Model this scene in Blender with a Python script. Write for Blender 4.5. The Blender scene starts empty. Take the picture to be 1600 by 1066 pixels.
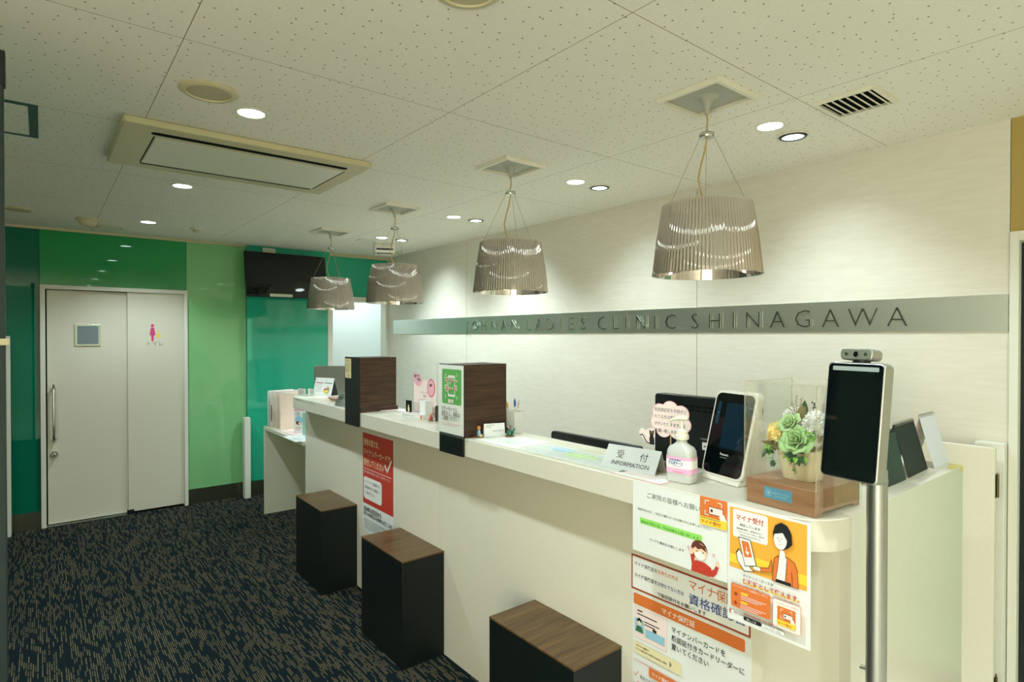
import bpy, math, random
from math import sin, cos, pi, radians
from mathutils import Vector, Matrix, Euler

# ---------------------------------------------------------------- camera, world, exposure
sc = bpy.context.scene
COL = sc.collection
cam_d = bpy.data.cameras.new('camera')
cam = bpy.data.objects.new('camera', cam_d)
COL.objects.link(cam)
sc.camera = cam
cam.location = (0, 0, 1.6)
cam.rotation_euler = (radians(90 - 0.536), 0, radians(-38.658))
cam_d.sensor_width = 36.0
cam_d.lens = 36.0 * 919.3 / 1600.0
cam_d.clip_start = 0.02
cam_d.clip_end = 60
WORLD_E = 6.2    # fill daylight for an added, unseen window behind the viewpoint
w = bpy.data.worlds.new('world')
sc.world = w
w.use_nodes = True
w.node_tree.nodes['Background'].inputs[0].default_value = (1.0, 1.0, 0.80, 1)
w.node_tree.nodes['Background'].inputs[1].default_value = WORLD_E
vs = sc.view_settings
vs.view_transform = 'Standard'
vs.look = 'None'
vs.gamma = 1
vs.use_curve_mapping = False
vs.exposure = 0.17
DOWN_W = 58      # power of a plain downlight (W)
WALL_W = 11      # power of an adjustable wall downlight (W)
LIGHT_C = (0.77, 0.93, 1.0)
CEIL = 2.5
WX = 3.145       # cream wall
GY = 6.245       # green wall
ZT = 1.150       # counter top

# portal: lets the renderer find the daylight that enters by the added, unseen window
pl = bpy.data.lights.new('added_window_portal', 'AREA')
pl.shape = 'RECTANGLE'; pl.size = 2.6; pl.size_y = 2.2
pl.cycles.is_portal = True
plo = bpy.data.objects.new('added_window_portal', pl)
COL.objects.link(plo)
plo.location = (-2.62, -1.7, 1.235)
plo.rotation_euler = (radians(90), 0, radians(-90))

# ---------------------------------------------------------------- materials
def lin(c):
    c = c / 255.0
    return c / 12.92 if c <= 0.04045 else ((c + 0.055) / 1.055) ** 2.4

def rgb(r, g, b):
    return (lin(r), lin(g), lin(b), 1.0)

MATS = {}

def mat(name, col, rough=0.5, metal=0.0, spec=0.5, emit=0, ecol=None, noise=0.0, nscale=20, bump=0, trans=0, alpha=1.0, coat=0, aniso=0):
    if name in MATS:
        return MATS[name]
    m = bpy.data.materials.new(name)
    m.use_nodes = True
    nt = m.node_tree
    b = nt.nodes['Principled BSDF']
    b.inputs['Base Color'].default_value = col
    b.inputs['Roughness'].default_value = rough
    b.inputs['Metallic'].default_value = metal
    b.inputs['Specular IOR Level'].default_value = spec
    b.inputs['Transmission Weight'].default_value = trans
    b.inputs['Alpha'].default_value = alpha
    b.inputs['Coat Weight'].default_value = coat
    b.inputs['Anisotropic'].default_value = aniso
    if emit:
        b.inputs['Emission Color'].default_value = ecol or col
        b.inputs['Emission Strength'].default_value = emit
    if noise or bump:
        tc = nt.nodes.new('ShaderNodeTexCoord')
        n = nt.nodes.new('ShaderNodeTexNoise')
        n.inputs['Scale'].default_value = nscale
        n.inputs['Detail'].default_value = 4
        nt.links.new(tc.outputs['Object'], n.inputs['Vector'])
        if noise:
            mx = nt.nodes.new('ShaderNodeMix')
            mx.data_type = 'RGBA'
            mx.inputs[6].default_value = tuple(max(0, c * (1 - noise)) for c in col[:3]) + (1,)
            mx.inputs[7].default_value = tuple(min(1, c * (1 + noise)) for c in col[:3]) + (1,)
            nt.links.new(n.outputs['Fac'], mx.inputs[0])
            nt.links.new(mx.outputs[2], b.inputs['Base Color'])
        if bump:
            bp = nt.nodes.new('ShaderNodeBump')
            bp.inputs['Strength'].default_value = bump
            bp.inputs['Distance'].default_value = 0.002
            nt.links.new(n.outputs['Fac'], bp.inputs['Height'])
            nt.links.new(bp.outputs['Normal'], b.inputs['Normal'])
    MATS[name] = m
    return m

def N(nt, kind, **kw):
    n = nt.nodes.new(kind)
    for k, v in kw.items():
        setattr(n, k, v)
    return n

def math_n(nt, op, a, b=None, c=None):
    n = nt.nodes.new('ShaderNodeMath')
    n.operation = op
    for i, v in enumerate((a, b, c)):
        if v is None:
            continue
        if isinstance(v, (int, float)):
            n.inputs[i].default_value = v
        else:
            nt.links.new(v, n.inputs[i])
    return n.outputs[0]

def mixc(nt, fac, a, b):
    n = nt.nodes.new('ShaderNodeMix')
    n.data_type = 'RGBA'
    for i, v in ((0, fac), (6, a), (7, b)):
        if isinstance(v, tuple) or isinstance(v, (int, float)):
            n.inputs[i].default_value = v
        else:
            nt.links.new(v, n.inputs[i])
    return n.outputs[2]

def carpet_mat():
    m = mat('carpet', rgb(20, 30, 34), 0.95, spec=0.1)
    nt = m.node_tree
    b = nt.nodes['Principled BSDF']
    g = N(nt, 'ShaderNodeNewGeometry')
    s = N(nt, 'ShaderNodeSeparateXYZ')
    nt.links.new(g.outputs['Position'], s.inputs[0])
    xs = math_n(nt, 'DIVIDE', s.outputs[0], 0.0088)
    ci = math_n(nt, 'FLOOR', xs)
    cf = math_n(nt, 'FRACT', xs)
    wn = N(nt, 'ShaderNodeTexWhiteNoise', noise_dimensions='1D')
    nt.links.new(ci, wn.inputs['W'])
    ys = math_n(nt, 'ADD', math_n(nt, 'DIVIDE', s.outputs[1], 0.075), math_n(nt, 'MULTIPLY', wn.outputs[0], 7.0))
    ri = math_n(nt, 'FLOOR', ys)
    rf = math_n(nt, 'FRACT', ys)
    cb = N(nt, 'ShaderNodeCombineXYZ')
    nt.links.new(ci, cb.inputs[0])
    nt.links.new(ri, cb.inputs[1])
    w2 = N(nt, 'ShaderNodeTexWhiteNoise', noise_dimensions='2D')
    nt.links.new(cb.outputs[0], w2.inputs['Vector'])
    on = math_n(nt, 'GREATER_THAN', w2.outputs[0], 0.42)
    a = math_n(nt, 'GREATER_THAN', cf, 0.26)
    c = math_n(nt, 'LESS_THAN', cf, 0.74)
    gap = math_n(nt, 'LESS_THAN', rf, math_n(nt, 'ADD', 0.55, math_n(nt, 'MULTIPLY', w2.outputs[0], 0.44)))
    f = math_n(nt, 'MULTIPLY', math_n(nt, 'MULTIPLY', on, a), math_n(nt, 'MULTIPLY', c, gap))
    nz = N(nt, 'ShaderNodeTexNoise')
    nz.inputs['Scale'].default_value = 2.0
    nt.links.new(g.outputs['Position'], nz.inputs['Vector'])
    tan = mixc(nt, w2.outputs[0], rgb(64, 64, 54), rgb(116, 104, 76))
    f2 = math_n(nt, 'MULTIPLY', f, math_n(nt, 'ADD', 0.55, math_n(nt, 'MULTIPLY', nz.outputs[0], 0.8)))
    cl = mixc(nt, f2, rgb(17, 30, 34), tan)
    nt.links.new(cl, b.inputs['Base Color'])
    nb = N(nt, 'ShaderNodeTexNoise')
    nb.inputs['Scale'].default_value = 420
    nt.links.new(g.outputs['Position'], nb.inputs['Vector'])
    bp = N(nt, 'ShaderNodeBump')
    bp.inputs['Strength'].default_value = 0.7
    bp.inputs['Distance'].default_value = 0.003
    nt.links.new(math_n(nt, 'ADD', f, nb.outputs[0]), bp.inputs['Height'])
    nt.links.new(bp.outputs[0], b.inputs['Normal'])
    return m

def ceiling_mat():
    m = mat('ceiling_board', rgb(214, 206, 184), 0.9, spec=0.2)
    nt = m.node_tree
    b = nt.nodes['Principled BSDF']
    g = N(nt, 'ShaderNodeNewGeometry')
    s = N(nt, 'ShaderNodeSeparateXYZ')
    nt.links.new(g.outputs['Position'], s.inputs[0])
    def seam(o, off, per):
        t = math_n(nt, 'FRACT', math_n(nt, 'ADD', math_n(nt, 'DIVIDE', math_n(nt, 'SUBTRACT', o, off), per), 20.5))
        d = math_n(nt, 'MULTIPLY', math_n(nt, 'ABSOLUTE', math_n(nt, 'SUBTRACT', t, 0.5)), per)
        return math_n(nt, 'LESS_THAN', d, 0.0011)
    sm = math_n(nt, 'MAXIMUM', seam(s.outputs[0], 0.342, 0.9495), seam(s.outputs[1], 1.077, 0.943))
    flat = N(nt, 'ShaderNodeCombineXYZ')
    nt.links.new(s.outputs[0], flat.inputs[0])
    nt.links.new(s.outputs[1], flat.inputs[1])
    v = N(nt, 'ShaderNodeTexVoronoi', voronoi_dimensions='2D')
    v.inputs['Scale'].default_value = 17
    v.inputs['Randomness'].default_value = 0.85
    nt.links.new(flat.outputs[0], v.inputs['Vector'])
    dot = math_n(nt, 'LESS_THAN', v.outputs['Distance'], 0.055)
    nz = N(nt, 'ShaderNodeTexNoise')
    nz.inputs['Scale'].default_value = 90
    nt.links.new(g.outputs['Position'], nz.inputs['Vector'])
    base = mixc(nt, nz.outputs[0], rgb(228, 222, 206), rgb(240, 235, 220))
    c1 = mixc(nt, dot, base, rgb(140, 120, 92))
    c2 = mixc(nt, sm, c1, rgb(120, 88, 58))
    nt.links.new(c2, b.inputs['Base Color'])
    bp = N(nt, 'ShaderNodeBump')
    bp.inputs['Strength'].default_value = 0.25
    bp.inputs['Distance'].default_value = 0.002
    nt.links.new(math_n(nt, 'SUBTRACT', nz.outputs[0], math_n(nt, 'MULTIPLY', dot, 3.0)), bp.inputs['Height'])
    nt.links.new(bp.outputs[0], b.inputs['Normal'])
    return m

def cream_mat():
    m = mat('cream_wall_board', rgb(226, 214, 182), 0.45, spec=0.35)
    nt = m.node_tree
    b = nt.nodes['Principled BSDF']
    g = N(nt, 'ShaderNodeNewGeometry')
    mp = N(nt, 'ShaderNodeMapping')
    mp.inputs['Scale'].default_value = (1, 2.2, 16)
    mp.inputs['Rotation'].default_value = (radians(4), 0, 0)
    nt.links.new(g.outputs['Position'], mp.inputs['Vector'])
    nz = N(nt, 'ShaderNodeTexNoise')
    nz.inputs['Scale'].default_value = 4
    nz.inputs['Detail'].default_value = 8
    nz.inputs['Distortion'].default_value = 0.4
    nt.links.new(mp.outputs[0], nz.inputs['Vector'])
    base = mixc(nt, nz.outputs[0], rgb(212, 204, 184), rgb(230, 224, 210))
    s = N(nt, 'ShaderNodeSeparateXYZ')
    nt.links.new(g.outputs['Position'], s.inputs[0])
    k = None
    for y in (2.114, 4.619):
        d = math_n(nt, 'LESS_THAN', math_n(nt, 'ABSOLUTE', math_n(nt, 'SUBTRACT', s.outputs[1], y)), 0.0022)
        k = d if k is None else math_n(nt, 'MAXIMUM', k, d)
    nt.links.new(mixc(nt, k, base, rgb(150, 132, 96)), b.inputs['Base Color'])
    return m

def wood_mat(name, c1, c2, axis='X', rough=0.35, scale=1.0):
    m = mat(name, c1, rough, spec=0.4)
    nt = m.node_tree
    b = nt.nodes['Principled BSDF']
    g = N(nt, 'ShaderNodeNewGeometry')
    mp = N(nt, 'ShaderNodeMapping')
    sx = {'X': (1.5, 22, 22), 'Y': (22, 1.5, 22), 'Z': (22, 22, 1.5)}[axis]
    mp.inputs['Scale'].default_value = tuple(v * scale for v in sx)
    nt.links.new(g.outputs['Position'], mp.inputs['Vector'])
    nz = N(nt, 'ShaderNodeTexNoise')
    nz.inputs['Scale'].default_value = 3
    nz.inputs['Detail'].default_value = 9
    nz.inputs['Roughness'].default_value = 0.65
    nz.inputs['Distortion'].default_value = 0.3
    nt.links.new(mp.outputs[0], nz.inputs['Vector'])
    cr = N(nt, 'ShaderNodeValToRGB')
    cr.color_ramp.elements[0].position = 0.32
    cr.color_ramp.elements[0].color = c1
    cr.color_ramp.elements[1].position = 0.68
    cr.color_ramp.elements[1].color = c2
    nt.links.new(nz.outputs[0], cr.inputs[0])
    nt.links.new(cr.outputs[0], b.inputs['Base Color'])
    bp = N(nt, 'ShaderNodeBump')
    bp.inputs['Strength'].default_value = 0.12
    bp.inputs['Distance'].default_value = 0.002
    nt.links.new(nz.outputs[0], bp.inputs['Height'])
    nt.links.new(bp.outputs[0], b.inputs['Normal'])
    return m

def see_through(name, tint, fac=0.05, rough=0.02, gcol=(1, 1, 1, 1), body=0.0, bcol=None, fres=0.0):
    """clear or half-clear sheet: transparent + a little gloss + a little body colour"""
    m = bpy.data.materials.new(name)
    m.use_nodes = True
    nt = m.node_tree
    nt.nodes.remove(nt.nodes['Principled BSDF'])
    out = [n for n in nt.nodes if n.type == 'OUTPUT_MATERIAL'][0]
    t = N(nt, 'ShaderNodeBsdfTransparent')
    t.inputs[0].default_value = tint
    gl = N(nt, 'ShaderNodeBsdfGlossy')
    gl.inputs['Color'].default_value = gcol
    gl.inputs['Roughness'].default_value = rough
    mx = N(nt, 'ShaderNodeMixShader')
    if fres:
        lw = N(nt, 'ShaderNodeLayerWeight')
        lw.inputs[0].default_value = 0.25
        nt.links.new(math_n(nt, 'ADD', fac, math_n(nt, 'MULTIPLY', lw.outputs['Fresnel'], fres)), mx.inputs[0])
    else:
        mx.inputs[0].default_value = fac
    nt.links.new(t.outputs[0], mx.inputs[1])
    nt.links.new(gl.outputs[0], mx.inputs[2])
    last = mx.outputs[0]
    if body:
        d = N(nt, 'ShaderNodeBsdfPrincipled')
        d.inputs['Base Color'].default_value = bcol or (1, 1, 1, 1)
        d.inputs['Roughness'].default_value = 0.4
        m2 = N(nt, 'ShaderNodeMixShader')
        m2.inputs[0].default_value = body
        nt.links.new(last, m2.inputs[1])
        nt.links.new(d.outputs[0], m2.inputs[2])
        last = m2.outputs[0]
    nt.links.new(last, out.inputs[0])
    MATS[name] = m
    return m

M_carpet = carpet_mat()
M_ceil = ceiling_mat()
M_cream = cream_mat()
M_counter = mat('counter_laminate', rgb(226, 219, 197), 0.42, spec=0.4, noise=0.03, nscale=60)
M_ctop = mat('counter_top_laminate', rgb(216, 210, 190), 0.30, spec=0.5, noise=0.03, nscale=40)
M_white = mat('white_paint', rgb(224, 221, 206), 0.5, noise=0.02, nscale=30)
M_doorw = mat('door_laminate', rgb(216, 208, 188), 0.45, noise=0.02, nscale=30)
M_fixture = mat('fixture_white', rgb(226, 220, 200), 0.45, noise=0.02, nscale=30)
M_beige = mat('beige_plastic', rgb(200, 188, 148), 0.45, noise=0.03, nscale=30)
M_khaki = mat('khaki_paint', rgb(172, 146, 78), 0.6, noise=0.03, nscale=25)
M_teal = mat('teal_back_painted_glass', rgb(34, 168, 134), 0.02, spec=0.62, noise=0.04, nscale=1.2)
M_teal_shaded = mat('shaded_teal_back_painted_glass', rgb(0, 104, 78), 0.02, spec=0.62, noise=0.04, nscale=1.2)  # teal glass with the shade of the left end put into its colour
M_green_lit = mat('lit_green_back_painted_glass', rgb(132, 192, 130), 0.02, spec=0.62, noise=0.04, nscale=1.2)  # green glass lightened: bright reflections at this end put into the colour
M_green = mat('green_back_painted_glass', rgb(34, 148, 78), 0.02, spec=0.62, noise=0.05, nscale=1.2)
M_steel = mat('brushed_steel', rgb(212, 218, 208), 0.36, 1.0, noise=0.04, nscale=80, aniso=0.5)
M_base = mat('baseboard_steel', rgb(124, 124, 112), 0.32, 1.0, noise=0.08, nscale=10)
M_chrome = mat('chrome', rgb(205, 205, 200), 0.08, 1.0, noise=0.02, nscale=10)
M_black = mat('black_plastic', rgb(14, 20, 21), 0.38, spec=0.45, noise=0.1, nscale=60)
M_blkgl = mat('black_glass', rgb(5, 9, 11), 0.04, spec=0.6, noise=0.05, nscale=20)
M_darkslot = mat('dark_recess', rgb(10, 14, 13), 0.8, spec=0.1, noise=0.1, nscale=20)
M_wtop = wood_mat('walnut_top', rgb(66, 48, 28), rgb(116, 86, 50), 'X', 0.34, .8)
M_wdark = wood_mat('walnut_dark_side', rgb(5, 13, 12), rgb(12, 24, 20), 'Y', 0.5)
M_wdiv = wood_mat('walnut_divider', rgb(44, 30, 22), rgb(82, 57, 40), 'X', 0.36, 1.4)
M_wbox = wood_mat('oiled_wood_box', rgb(138, 96, 64), rgb(168, 124, 88), 'Y', 0.4, 0.6)
M_paper = mat('white_paper', rgb(232, 232, 226), 0.6, noise=0.02, nscale=20)
M_lens = mat('lamp_lens', (0.86, 1.0, 0.93, 1), 0.3, emit=14, ecol=(0.82, 1.0, 0.95, 1), noise=0.01)
M_shade = see_through('smoked_metal_plastic', (0.78, 0.72, 0.69, 1), 0.74, 0.025, (0.80, 0.745, 0.73, 1))
M_acryl = see_through('clear_acrylic', (0.99, 0.988, 0.975, 1), 0.012, 0.01, fres=0.16, body=0.010, bcol=(0.9, 0.88, 0.78, 1))
M_film = see_through('clear_film', (0.99, 0.99, 0.97, 1), 0.01, 0.06, body=0.03, fres=0.06)
M_frost = see_through('frosted_plastic', (0.95, 0.95, 0.92, 1), 0.05, 0.25, body=0.6, bcol=(0.9, 0.89, 0.82, 1))
M_glass = see_through('door_glass', (0.55, 0.78, 0.70, 1), 0.05, 0.01, fres=0.5)

def ink(name, r, g, b, rough=0.55):
    return mat('ink_' + name, rgb(r, g, b), rough, noise=0.01, nscale=30)
I_k = ink('black', 26, 28, 30)
I_grey = ink('grey', 130, 128, 120)
I_red = ink('red', 196, 62, 44)
I_brick = ink('brick', 160, 62, 40)
I_or = ink('orange', 226, 120, 54)
I_am = ink('amber', 240, 172, 60)
I_yel = ink('yellow', 246, 208, 62)
I_pink = ink('pink', 232, 176, 184)
I_pale = ink('pale_pink', 244, 222, 214)
I_mag = ink('magenta', 214, 58, 120)
I_blue = ink('blue', 58, 84, 150)
I_lblue = ink('light_blue', 150, 196, 214)
I_green = ink('green', 76, 168, 60)
I_hgreen = ink('highlight_green', 150, 222, 96)
I_skin = ink('skin', 244, 206, 176)
I_white = ink('white', 240, 238, 230)
I_hair = ink('hair_brown', 104, 54, 40)
I_cream = ink('cream', 236, 222, 176)
I_sky = ink('sky_label', 84, 142, 170)
I_dgreen = ink('dark_green', 60, 110, 70)

# ---------------------------------------------------------------- mesh helpers
class MB:
    def __init__(self):
        self.v = []; self.f = []; self.m = []; self.mats = []
    def mi(self, m):
        if m not in self.mats:
            self.mats.append(m)
        return self.mats.index(m)
    def add(self, vs_, fs, m):
        k = len(self.v); i = self.mi(m)
        self.v += [tuple(p) for p in vs_]
        for f in fs:
            self.f.append(tuple(a + k for a in f)); self.m.append(i)
        return self
    def box(self, x0, x1, y0, y1, z0, z1, m):
        vs_ = [(x, y, z) for x in (x0, x1) for y in (y0, y1) for z in (z0, z1)]
        return self.add(vs_, [(0, 1, 3, 2), (4, 6, 7, 5), (0, 4, 5, 1), (2, 3, 7, 6), (0, 2, 6, 4), (1, 5, 7, 3)], m)
    def rings(self, rs, m, cap=True, closed=True):
        n = len(rs[0]); vs_ = [p for r in rs for p in r]; fs = []
        for j in range(len(rs) - 1):
            for i in range(n if closed else n - 1):
                a = j * n + i; b = j * n + (i + 1) % n
                fs.append((a, b, b + n, a + n))
        if cap:
            fs.append(tuple(range(n - 1, -1, -1)))
            fs.append(tuple((len(rs) - 1) * n + i for i in range(n)))
        return self.add(vs_, fs, m)
    def cyl(self, p0, p1, r0, m, r1=None, n=20, cap=True):
        r1 = r0 if r1 is None else r1
        p0 = Vector(p0); p1 = Vector(p1); d = (p1 - p0).normalized()
        a = d.orthogonal().normalized(); b = d.cross(a)
        ring = lambda p, r: [p + a * r * cos(2 * pi * i / n) + b * r * sin(2 * pi * i / n) for i in range(n)]
        return self.rings([ring(p0, r0), ring(p1, r1)], m, cap)
    def tube(self, pts, r, m, n=8, cap=True):
        pts = [Vector(p) for p in pts]; rs = []
        up = None
        for i, p in enumerate(pts):
            d = (pts[min(i + 1, len(pts) - 1)] - pts[max(i - 1, 0)]).normalized()
            a = d.orthogonal().normalized() if up is None else (up - d * up.dot(d)).normalized()
            up = a; b = d.cross(a)
            rr = r[i] if isinstance(r, (list, tuple)) else r
            rs.append([p + a * rr * cos(2 * pi * k / n) + b * rr * sin(2 * pi * k / n) for k in range(n)])
        return self.rings(rs, m, cap)
    def lathe(self, prof, m, c=(0, 0, 0), n=32, cap=True):
        rs = [[(c[0] + r * cos(2 * pi * i / n), c[1] + r * sin(2 * pi * i / n), c[2] + z) for i in range(n)] for r, z in prof]
        return self.rings(rs, m, cap)
    def ball(self, c, r, m, n=16, sq=(1, 1, 1)):
        k = n // 2
        rs = []
        for j in range(k + 1):
            t = pi * j / k; t = min(max(t, 0.03), pi - 0.03)
            rs.append([(c[0] + r * sq[0] * sin(t) * cos(2 * pi * i / n), c[1] + r * sq[1] * sin(t) * sin(2 * pi * i / n), c[2] - r * sq[2] * cos(t)) for i in range(n)])
        return self.rings(rs, m)
    def prism(self, pts, d0, d1, m, fr=None):
        """pts 2D; fr maps (a,b,depth)->xyz"""
        fr = fr or (lambda a, b, d: (a, b, d))
        n = len(pts)
        A = [fr(a, b, d0) for a, b in pts]; B = [fr(a, b, d1) for a, b in pts]
        fs = [tuple(range(n - 1, -1, -1)), tuple(range(n, 2 * n))] + [(i, (i + 1) % n, n + (i + 1) % n, n + i) for i in range(n)]
        return self.add(A + B, fs, m)
    def build(self, name, parent=None, bevel=0, seg=2, smooth=True, loc=None, rot=None, ang=35):
        me = bpy.data.meshes.new(name)
        me.from_pydata(self.v, [], self.f)
        for m in self.mats:
            me.materials.append(m)
        me.polygons.foreach_set('material_index', self.m)
        if smooth:
            me.polygons.foreach_set('use_smooth', [True] * len(me.polygons))
        me.update()
        if smooth:
            me.set_sharp_from_angle(angle=radians(ang))
        o = bpy.data.objects.new(name, me)
        COL.objects.link(o)
        if parent:
            o.parent = parent
        if loc: o.location = loc
        if rot: o.rotation_euler = rot
        if bevel:
            b = o.modifiers.new('bevel', 'BEVEL')
            b.width = bevel; b.segments = seg; b.limit_method = 'ANGLE'; b.angle_limit = radians(40)
        return o

def rrect(w, h, r, n=5, cx=0, cy=0):
    pts = []
    for (sx, sy, a0) in ((1, 1, 0), (-1, 1, 90), (-1, -1, 180), (1, -1, 270)):
        for i in range(n + 1):
            a = radians(a0 + 90 * i / n)
            pts.append((cx + sx * (w / 2 - r) + r * cos(a), cy + sy * (h / 2 - r) + r * sin(a)))
    return pts

_tc = {}
def text2d(s, bold=0.0):
    key = (s, bold)
    if key not in _tc:
        cu = bpy.data.curves.new('lettering', 'FONT')
        cu.body = s; cu.size = 1.0; cu.resolution_u = 2; cu.offset = bold
        o = bpy.data.objects.new('lettering', cu)
        COL.objects.link(o)
        dg = bpy.context.evaluated_depsgraph_get()
        me = bpy.data.meshes.new_from_object(o.evaluated_get(dg))
        vs_ = [(v.co.x, v.co.y) for v in me.vertices]
        fs = [tuple(p.vertices) for p in me.polygons]
        bpy.data.objects.remove(o); bpy.data.curves.remove(cu); bpy.data.meshes.remove(me)
        xs = [p[0] for p in vs_] or [0, 1]
        _tc[key] = (vs_, fs, min(xs), max(xs))
    return _tc[key]

class Art:
    """flat printed matter: O is the top left corner, u runs right, v runs down, layers stand off along the normal"""
    def __init__(self, O, U, V, W, H, mb=None):
        self.O = Vector(O); self.U = Vector(U).normalized(); self.V = Vector(V).normalized()
        self.N = self.U.cross(self.V); self.W = W; self.H = H
        self.mb = mb or MB(); self.l = 1
    def P(self, u, v, l=None):
        return self.O + self.U * u - self.V * v + self.N * ((self.l if l is None else l) * 0.00022)
    def sheet(self, m=None, th=0.0006, edge=0, pts=None):
        pts = pts or [(0, 0), (self.W, 0), (self.W, self.H), (0, self.H)]
        n = len(pts)
        A = [self.P(u, v, 0) for u, v in pts]; B = [p - self.N * th for p in A]
        self.mb.add(A + B, [tuple(range(n - 1, -1, -1)), tuple(range(n, 2 * n))] + [(i, (i + 1) % n, n + (i + 1) % n, n + i) for i in range(n)], m or M_paper)
        return self
    def poly(self, pts, m):
        self.mb.add([self.P(u * self.W, v * self.H) for u, v in pts], [tuple(range(len(pts) - 1, -1, -1))], m)
        self.l += 1
        return self
    def rect(self, u0, v0, u1, v1, m):
        return self.poly([(u0, v0), (u1, v0), (u1, v1), (u0, v1)], m)
    def rr(self, u0, v0, u1, v1, r, m):
        W, H = self.W, self.H
        pts = rrect((u1 - u0) * W, (v1 - v0) * H, r, 4, (u0 + u1) / 2 * W, (v0 + v1) / 2 * H)
        return self.poly([(a / W, b / H) for a, b in pts], m)
    def frame(self, u0, v0, u1, v1, r, t, m, inner):
        self.rr(u0, v0, u1, v1, r, m)
        return self.rr(u0 + t / self.W, v0 + t / self.H, u1 - t / self.W, v1 - t / self.H, max(r - t, 0.0004), inner)
    def ell(self, u, v, ru, rv, m, n=24, rot=0):
        """radii in metres"""
        c, s = cos(rot), sin(rot)
        return self.poly([(u + (ru * cos(t) * c - rv * sin(t) * s) / self.W, v + (ru * cos(t) * s + rv * sin(t) * c) / self.H) for t in [2 * pi * i / n for i in range(n)]], m)
    def line(self, pts, wd, m):
        P = [Vector((u * self.W, v * self.H)) for u, v in pts]
        for a, b in zip(P, P[1:]):
            d = (b - a)
            if d.length == 0: continue
            d.normalize(); q = Vector((-d.y, d.x)) * wd / 2; e = d * wd * 0.3
            self.poly([((p.x) / self.W, (p.y) / self.H) for p in (a + q - e, b + q + e, b - q + e, a - q - e)], m)
            self.l -= 1
        self.l += 1
        return self
    def text(self, s, u, v, size, m, al='L', bold=0.0, width=None, lift=0):
        """size in metres (em), v is the baseline; width (fraction of W) squeezes the line to fit"""
        vs_, fs, x0, x1 = text2d(s, bold)
        sx = size
        if width:
            sx = width * self.W / (x1 - x0)
        off = {'L': -x0, 'C': -(x0 + x1) / 2, 'R': -x1}[al]
        if not fs: return self
        self.mb.add([self.P(u * self.W + (a + off) * sx, v * self.H - b * size) for a, b in vs_], [tuple(f) for f in fs], m)
        self.l += 1
        return self

def tag(o, label=None, cat=None, group=None, kind=None):
    if label: o['label'] = label
    if cat: o['category'] = cat
    if group: o['group'] = group
    if kind: o['kind'] = kind
    return o

def thing(name, label, cat, loc=(0, 0, 0), rz=0, group=None, kind=None):
    o = bpy.data.objects.new(name, None)
    COL.objects.link(o)
    o.empty_display_size = 0.05
    o.location = loc; o.rotation_euler = (0, 0, radians(rz))
    return tag(o, label, cat, group, kind)

def dup(root, loc, rz, label=None):
    r = root.copy(); COL.objects.link(r); r.location = loc; r.rotation_euler = (0, 0, radians(rz))
    if label: r['label'] = label
    for ch in list(root.children):
        c = ch.copy(); COL.objects.link(c); c.parent = r
        if ch.type == 'LIGHT': pass
        for g in ch.children:
            d = g.copy(); COL.objects.link(d); d.parent = c
    return r

# ---------------------------------------------------------------- room shell
def struct(name, mb, parent=None, **k):
    o = mb.build(name, parent, **k)
    if parent is None:
        o['kind'] = 'structure'
    return o

XL, YF = -2.6, -3.4
M_bounce_vinyl = mat('unseen_bounce_vinyl', rgb(226, 222, 210), 0.4, noise=.03, nscale=8)  # unseen floor behind the counter, made pale to bounce light upward
b = MB()
M_bounce_tile = mat('unseen_bounce_tile', rgb(230, 228, 220), 0.35, noise=.04, nscale=6)  # invented pale floor behind the viewpoint, added to throw light onto the ceiling
b.box(XL - .1, 1.585, .8, 4.47, -0.1, 0, M_carpet)
b.box(XL - .1, 2.06, 4.47, 8.2, -0.1, 0, M_carpet)
b.box(2.06, 3.9, 4.47, 8.2, -0.1, 0, M_bounce_vinyl)
b.box(XL - .1, 1.585, YF - .1, .8, -0.1, 0, M_bounce_tile)
b.box(1.585, 3.9, 0.62, 4.47, -0.1, 0, M_bounce_vinyl)
b.box(1.585, 3.9, YF - .1, 0.62, -0.1, 0, M_bounce_vinyl)
struct('floor', b)
struct('ceiling', MB().box(XL - .1, 3.9, YF - .1, 8.2, CEIL, CEIL + 0.1, M_ceil))
b = MB()
b.box(XL - .1, XL, YF - .1, -3.0, 0, CEIL, M_white)
b.box(XL - .1, XL, -.4, GY, 0, CEIL, M_white)
b.box(XL - .1, XL, -3.0, -.4, 2.35, CEIL, M_white)
b.box(XL - .1, XL, -3.0, -.4, 0, .12, M_white)
struct('wall_left', b)
struct('wall_front', MB().box(XL - .1, WX + .1, YF - .1, YF, 0, CEIL, M_white))
w1_ = thing('added_window_1', None, None, kind='structure')  # added window, out of view, to brighten the ceiling and counter front
b = MB()
for y in (-3.0, -1.72, -.44):
    b.box(XL - .08, XL - .03, y, y + .04, .12, 2.35, M_base)
for z in (.12, 2.31):
    b.box(XL - .08, XL - .03, -2.96, -.44, z, z + .04, M_base)
b.build('window_frame', w1_)
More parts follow.
